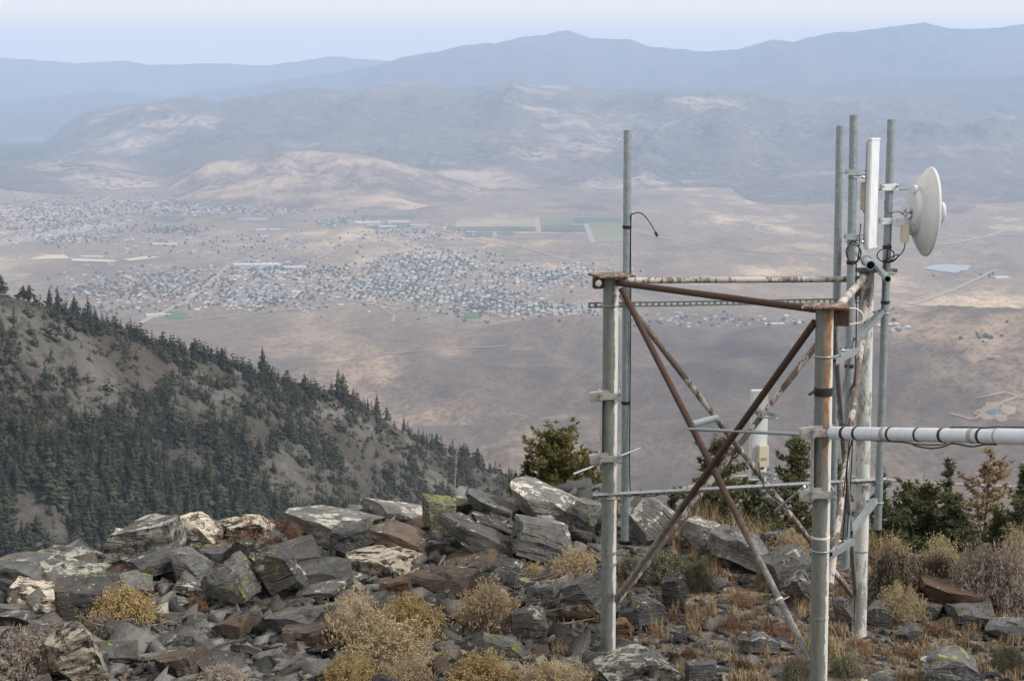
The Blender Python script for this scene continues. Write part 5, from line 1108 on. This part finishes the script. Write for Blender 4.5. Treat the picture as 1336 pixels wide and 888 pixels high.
cable('black cable coiled on the mast below the upper panel antenna', [P(1123, 292, 12.78), P(1122, 306, 12.72)] + coil(1113, 330, 12.68, 9, 13, 2.3, 4) + [P(1117, 350, 12.70), P(1117, 440, 12.70), P(1113, 560, 12.70), P(1109, 640, 12.70), P(1105, 700, 12.70)])
cable('black cable looped on the dish mast below the dish radio', [P(1181, 317, 13.28), P(1178, 328, 13.28), P(1166, 339, 13.28), P(1152, 341, 13.3)] + coil(1157, 332, 13.26, 12, 9, 1.4, 7) + [P(1160, 318, 13.3), P(1155, 345, 13.3), P(1152, 396, 13.3), P(1148, 405, 13.28), P(1138, 420, 13.2), P(1116, 441, 12.9)])
cable('thin black cable running loose down beside the front post', [P(1114, 440, 12.66), P(1103, 500, 12.1), P(1094, 535, 11.9), P(1099, 552, 11.7), P(1110, 557, 11.5), P(1112, 572, 11.45), P(1106, 600, 11.6), P(1103, 660, 12.1), P(1098, 720, 12.5)])
cable('second thin black cable hanging loose beside the front post', [P(1108, 470, 12.66), P(1097, 515, 11.9), P(1093, 545, 11.7), P(1104, 556, 11.5), P(1108, 574, 11.4), P(1101, 640, 11.8), P(1094, 700, 12.2)], .004)
cable('white cable looped off the cap plate of the front post', [P(1104, 402, 11.25), P(1118, 403, 11.25), P(1126, 411, 11.25), P(1124, 420, 11.25), P(1108, 423, 11.25)], .005, ZIP)
cable('black cable hanging from the lower panel antenna', [P(990, 603, 13.12), P(991, 612, 13.1), P(995, 630, 13.0), P(1005, 645, 12.95), P(1017, 653, 12.98), P(1030, 664, 13.0), P(1036, 660, 13.02), P(1030, 650, 13.02)], .005)
cable('black wire drooping at the foot of the white back post', [P(1117, 774, 13.5), P(1106, 782, 13.45), P(1104, 792, 13.4), P(1113, 778, 13.42), P(1115, 790, 13.42), P(1114, 815, 13.42)], .004)
# ---- upper panel antenna
def orient(x, y): x = Vector(x).normalized(); z = Vector((0, 0, 1)); y = z.cross(x).normalized(); return Matrix((x, y, z)).transposed()
def panel(label, c, w, d, h, rz, tilt, boxat, brackets, name='panel_antenna'):
    e = empty(name, c); tag(e, label, 'antenna'); M3 = Matrix.Rotation(rz, 3, 'Z') @ Matrix.Rotation(tilt, 3, 'X'); L = lambda x, y, z: Vector(c) + M3 @ Vector((x, y, z))
    m = MB(); prof = [(-w/2, d*.5), (-w/2, -d*.1), (-w*.47, -d*.42), (-w*.42, -d*.5), (w*.42, -d*.5), (w*.47, -d*.42), (w/2, -d*.1), (w/2, d*.5)]; n = len(prof)
    vv = [L(x, y, z) for z in (-h/2, h/2) for (x, y) in prof]; m.add(vv, [(k, (k+1) % n, n + (k+1) % n, n + k) for k in range(n)] + [tuple(range(n))[::-1], tuple(n + k for k in range(n))]); m.build('radome', WHITE, e, bevel=.004)
    MB().box(L(0, d*.5 + .006, 0), (w * .86, .014, h * .97), M3).build('back_channel', GREYP, e, bevel=.002)
    for s in (-1, 1): MB().box(L(0, 0, s * (h/2 + .004)), (w * 1.03, d * 1.06, .014), M3).build('end_cap', WHITE, e, bevel=.003)
    bx, by, bz, bw, bd, bh = boxat; rb = MB().box(L(bx, by, bz), (bw, bd, bh), M3).build('radio', CREAM, e, bevel=.006)
    MB().box(L(bx, by - (bd/2 + .002) * (1 if by < 0 else -1), bz - bh * .1), (bw * .55, .003, bh * .12), M3).build('label_plate', GREYT, rb)
    m = MB(); m.tube([L(bx, by, bz - bh/2), L(bx, by, bz - bh/2 - .02)], .011, 8); m.build('connector', TAPE, rb)
    return e, L, M3
e, L, M3 = panel('tall white panel antenna facing past the dish on the galvanised mast', P(1138, 252.5, 12.8), .145, .036, .775, R(54), 0, (.0, .055, -.02, .055, .055, .205), None)
for v in (222, 306):
    c = at_v(m3t, m3b, v); q = P(1131, v + 1, 12.8); d = (q - c).normalized(); m = MB(); m.bar(c - d * .05, q, .05, .006); m.bar(c - d * .05 + Vector((0, 0, -.028)), q + Vector((0, 0, -.028)), .05, .006); m.bar(c - d * .06 + Vector((0, -.036, -.014)), c + d * .05 + Vector((0, -.036, -.014)), .012, .04); m.build('bracket', GALV, e)
    ubolt(e, c + Vector((0, 0, -.05)), RM_, (1, .3, 0), .005, .05); 
    for s in (-1, 1): p = c + Vector((-.045 * 1, -.02 * s, -.014)); MB().tube([p - Vector((.04, 0, 0)), p + Vector((.11, .02, 0))], .005, 6).build('bolt', GALV, e)
# ---- lower panel antenna, seen from the back
e, L, M3 = panel('white panel antenna clamped to the rusty brace inside the frame', P(990, 567, 13.62), .135, .055, .70, R(8), 0, (.018, -.065, -.155, .085, .06, .175), None)
for v, uu_ in ((539, 999), (618, 996)):
    c = P(uu_, v, 13.44); m = MB(); m.box(c + Vector((.0, 0, .0)), (.17, .012, .03), Matrix.Rotation(.12, 3, 'Y')); m.box(c + Vector((.02, -.03, -.028)), (.15, .06, .006), Matrix.Rotation(.1, 3, 'Y')); m.box(c + Vector((-.05, .05, 0)), (.03, .14, .05)); m.build('bracket', GALV, e)
    for s in (-1, 1): MB().tube([c + Vector((.06 * s, .05, 0)), c + Vector((.06 * s, -.1, -.01))], .006, 6).tube([c + Vector((.06 * s, -.075, -.008)), c + Vector((.06 * s, -.065, -.008))], .013, 6).build('bolt', GALV, e)
# ---- the dish
ax = Vector((math.cos(R(2)) * math.cos(R(3)), math.sin(R(2)) * math.cos(R(3)), -math.sin(R(3)))); dc_ = P(1208, 276, 13.4)
DE = empty('dish_antenna', P(1162, 300, 13.35)); tag(DE, 'round white dish antenna mounted on the right hand mast', 'dish')
rd = .338; fl = .105
pr = [(-fl, .0)] + [(-fl + fl * (k / 14) ** 2.7, rd * .97 * k / 14) for k in range(1, 15)] + [(.004, rd), (.016, rd + .004), (.022, rd), (.018, rd - .012)] + [(-fl + .012 + fl * (k / 14) ** 2.7, rd * .955 * k / 14) for k in range(13, 0, -1)] + [(-fl + .012, 0)]
rf = MB().lathe(pr, dc_, ax, 64).build('reflector', DISHM, DE, sharp=40)
MB().lathe([(-fl - .022, 0), (-fl - .022, .155), (-fl - .012, .182), (-fl + .025, .190), (-fl + .045, .190)], dc_, ax, 48).build('hub_plate', DISHM, DE)
MB().lathe([(-fl - .075, 0), (-fl - .075, .030), (-fl - .03, .042), (-fl, .042)], dc_, ax, 24).build('feed_hub', DISHM, DE)
MB().lathe([(-fl, .018), (.105, .018)], dc_, ax, 16).build('feed_tube', DISHM, DE)
MB().lathe([(.10, 0), (.10, .055), (.112, .078), (.128, .080), (.136, .07), (.139, 0)], dc_, ax, 32).build('subreflector', DISHM, DE)
for v, nm in ((244, 'upper'), (288, 'lower')):
    c = at_v(m4t, m4b, v); m = MB(); m.box(c + Vector((-.002, -.042, 0)), (.135, .022, .05), Matrix.Rotation(.2, 3, 'Z')); m.box(c + Vector((-.002, .042, 0)), (.135, .022, .05), Matrix.Rotation(.2, 3, 'Z')); m.build('mast_clamp', WHITE, DE, bevel=.004)
    for sx in (-.055, .05): MB().tube([c + Vector((sx, -.07, .008)), c + Vector((sx, .07, .008))], .006, 6).tube([c + Vector((sx, -.062, .008)), c + Vector((sx, -.053, .008))], .012, 6).build('bolt', GALV, DE)
hp = lambda f, s, z: dc_ - ax * (fl + f) + Vector((0, s, z))
MB().tube([P(1146, 247, 13.31), P(1196, 246, 13.33)], .0075, 8).build('tilt_rod', GALV, DE)
m = MB(); m.bar(P(1165, 290, 13.28), P(1199, 290, 13.36), .012, .062); m.bar(P(1166, 286, 13.33), P(1193, 286, 13.42), .07, .008); m.build('mount_bracket', WHITE, DE, bevel=.003)
MB().tube([P(1191, 247, 13.30), P(1197, 247, 13.36)], .03, 12).build('hinge', WHITE, DE)
MB().tube([P(1192, 293, 13.24), P(1192, 293, 13.30)], .014, 8).build('bolt', GALV, DE)
rb = MB().box(P(1180.5, 305, 13.3), (.058, .05, .135)).build('radio', CREAM, DE, bevel=.006)
for (u_, v_) in ((1178, 272), (1184, 274), (1178, 279), (1185, 281)): MB().tube([P(u_, v_, 13.30), P(u_ + 6, v_ + 1, 13.36)], .019, 8).build('feed_fitting', WHITE, DE)
MB().tube([P(1181, 280, 13.3), P(1172, 276, 13.28), P(1160, 278, 13.28), P(1155, 272, 13.28), P(1154, 262, 13.3)], .004, 6).build('jumper_cable', CABLE, DE)
# ---- clamp brackets on the posts and the white conduit
def clamp_bracket(label, post, v0, v1, sx, rod, hang=False):
    e = empty('clamp_bracket', at_v(*post, v1)); tag(e, label, 'bracket'); a, b = at_v(*post, v0), at_v(*post, v1); off = Vector((sx * (RP + .012), -.03, 0))
    MB().bar(a + off, b + off, .075, .010, (1, 0, 0)).build('back_bar', ALU, e, bevel=.002)
    for p, nm in ((a, 'upper'), (b, 'lower')):
        m = MB(); m.box(p + off + Vector((sx * .01, -.01, 0)), (.15, .05, .075), Matrix.Rotation(sx * .15, 3, 'Y')); m.box(p + Vector((0, -RP - .012, 0)), (.16, .02, .05)); m.build('jaw', ALU, e, bevel=.005)
        for s in (-1, 1):
            for dz in (.022, -.022): MB().tube([p + Vector((s * .075, -RP - .05, dz)), p + Vector((s * .075, RP + .05, dz))], .007, 8).tube([p + Vector((s * .075, -RP - .035, dz)), p + Vector((s * .075, -RP - .022, dz))], .014, 6).build('bolt', GALV, e)
    for (p, q) in rod: MB().tube([p, q], .0085, 8).build('threaded_rod', GALV, e)
    return e
clamp_bracket('aluminium clamp bracket on the left corner post', (A1, A0), 515, 596, -1, [(P(748, 618, 12.95), P(836, 584, 13.25))])
EB = clamp_bracket('aluminium clamp bracket holding the white conduit on the front post', (B1, B0), 562, 642, -1, [(P(1012, 666, 11.5), P(1050, 634, 11.12))])
CE = empty('white_conduit', P(1088, 564, 11.13)); tag(CE, 'thick white horizontal pipe taped with black bands, clamped to the front post', 'pipe')
ca_, cb_ = P(1086, 564.5, 11.12), P(1500, 573, 8.75); RC = .0418
MB().tube([ca_.lerp(cb_, k / 8) for k in range(9)], RC, 28).build('pipe', PVC, CE)
def cband(u, w, mat, dr=.003, nm='tape_band'):
    p = at_u(ca_, cb_, u); d = (cb_ - ca_).normalized(); return MB().lathe([(-w/2, RC - .001), (-w/2, RC + dr), (w/2, RC + dr), (w/2, RC - .001)], p, d, 28).build(nm, mat, CE)
for u, w, mt in ((1103, .028, TAPE), (1119, .022, TAPE), (1155, .03, GREYT), (1163, .018, TAPE), (1199, .016, TAPE), (1231, .022, TAPE), (1270, .034, GREYT), (1276.5, .012, PVC), (1281, .02, TAPE), (1303, .022, GREYT), (1305.5, .008, TAPE)): cband(u, w, mt)
p = at_u(ca_, cb_, 1304); d = (cb_ - ca_).normalized(); MB().lathe([(0, RC - .001), (0, RC + .004), (.9, RC + .004), (.9, RC - .001)], p, d, 28).build('coupling', PVC, CE)
cable('black wire sagging under the white pipe', [P(1106, 566, 10.95), P(1110, 572, 10.95)] + [at_u(ca_, cb_, u) + Vector((0, -.01, -.047 - s)) for u, s in ((1180, .0), (1195, .02), (1215, .032), (1232, .018), (1240, .0), (1250, .002), (1268, .014), (1285, .0), (1300, -.001))], .005)
cable('second black wire sagging under the white pipe', [at_u(ca_, cb_, u) + Vector((0, .01, -.047 - s)) for u, s in ((1178, .0), (1192, .012), (1212, .016), (1230, .012), (1236, .002))], .004)
cable('black wire lying along the top of the white pipe', [at_u(ca_, cb_, u) + Vector((0, .008, .047 + s)) for u, s in ((1240, 0), (1260, .002), (1285, 0), (1300, .006), (1325, .006), (1360, .004))], .004)
HAZE_COL, HAZE_D = (.51, .68, .985, 1), 5.2e-5
# ------------------------------------------------------------------ the air
hm = bpy.data.materials.new('haze_air'); hm.use_nodes = True; hn = hm.node_tree.nodes; hn.clear()
ho = hn.new('ShaderNodeOutputMaterial'); hv = hn.new('ShaderNodeVolumePrincipled')
hv.inputs['Color'].default_value = HAZE_COL; hv.inputs['Density'].default_value = HAZE_D; hv.inputs['Anisotropy'].default_value = 0.0
hm.node_tree.links.new(hv.outputs[0], ho.inputs['Volume'])
mb = MB(); mb.box((0, 8750, (-1200 + 540) / 2), (116000, 57500, 1740))
tag(mb.build('haze', hm), 'pale blue haze filling the valley air', 'haze', kind='stuff')
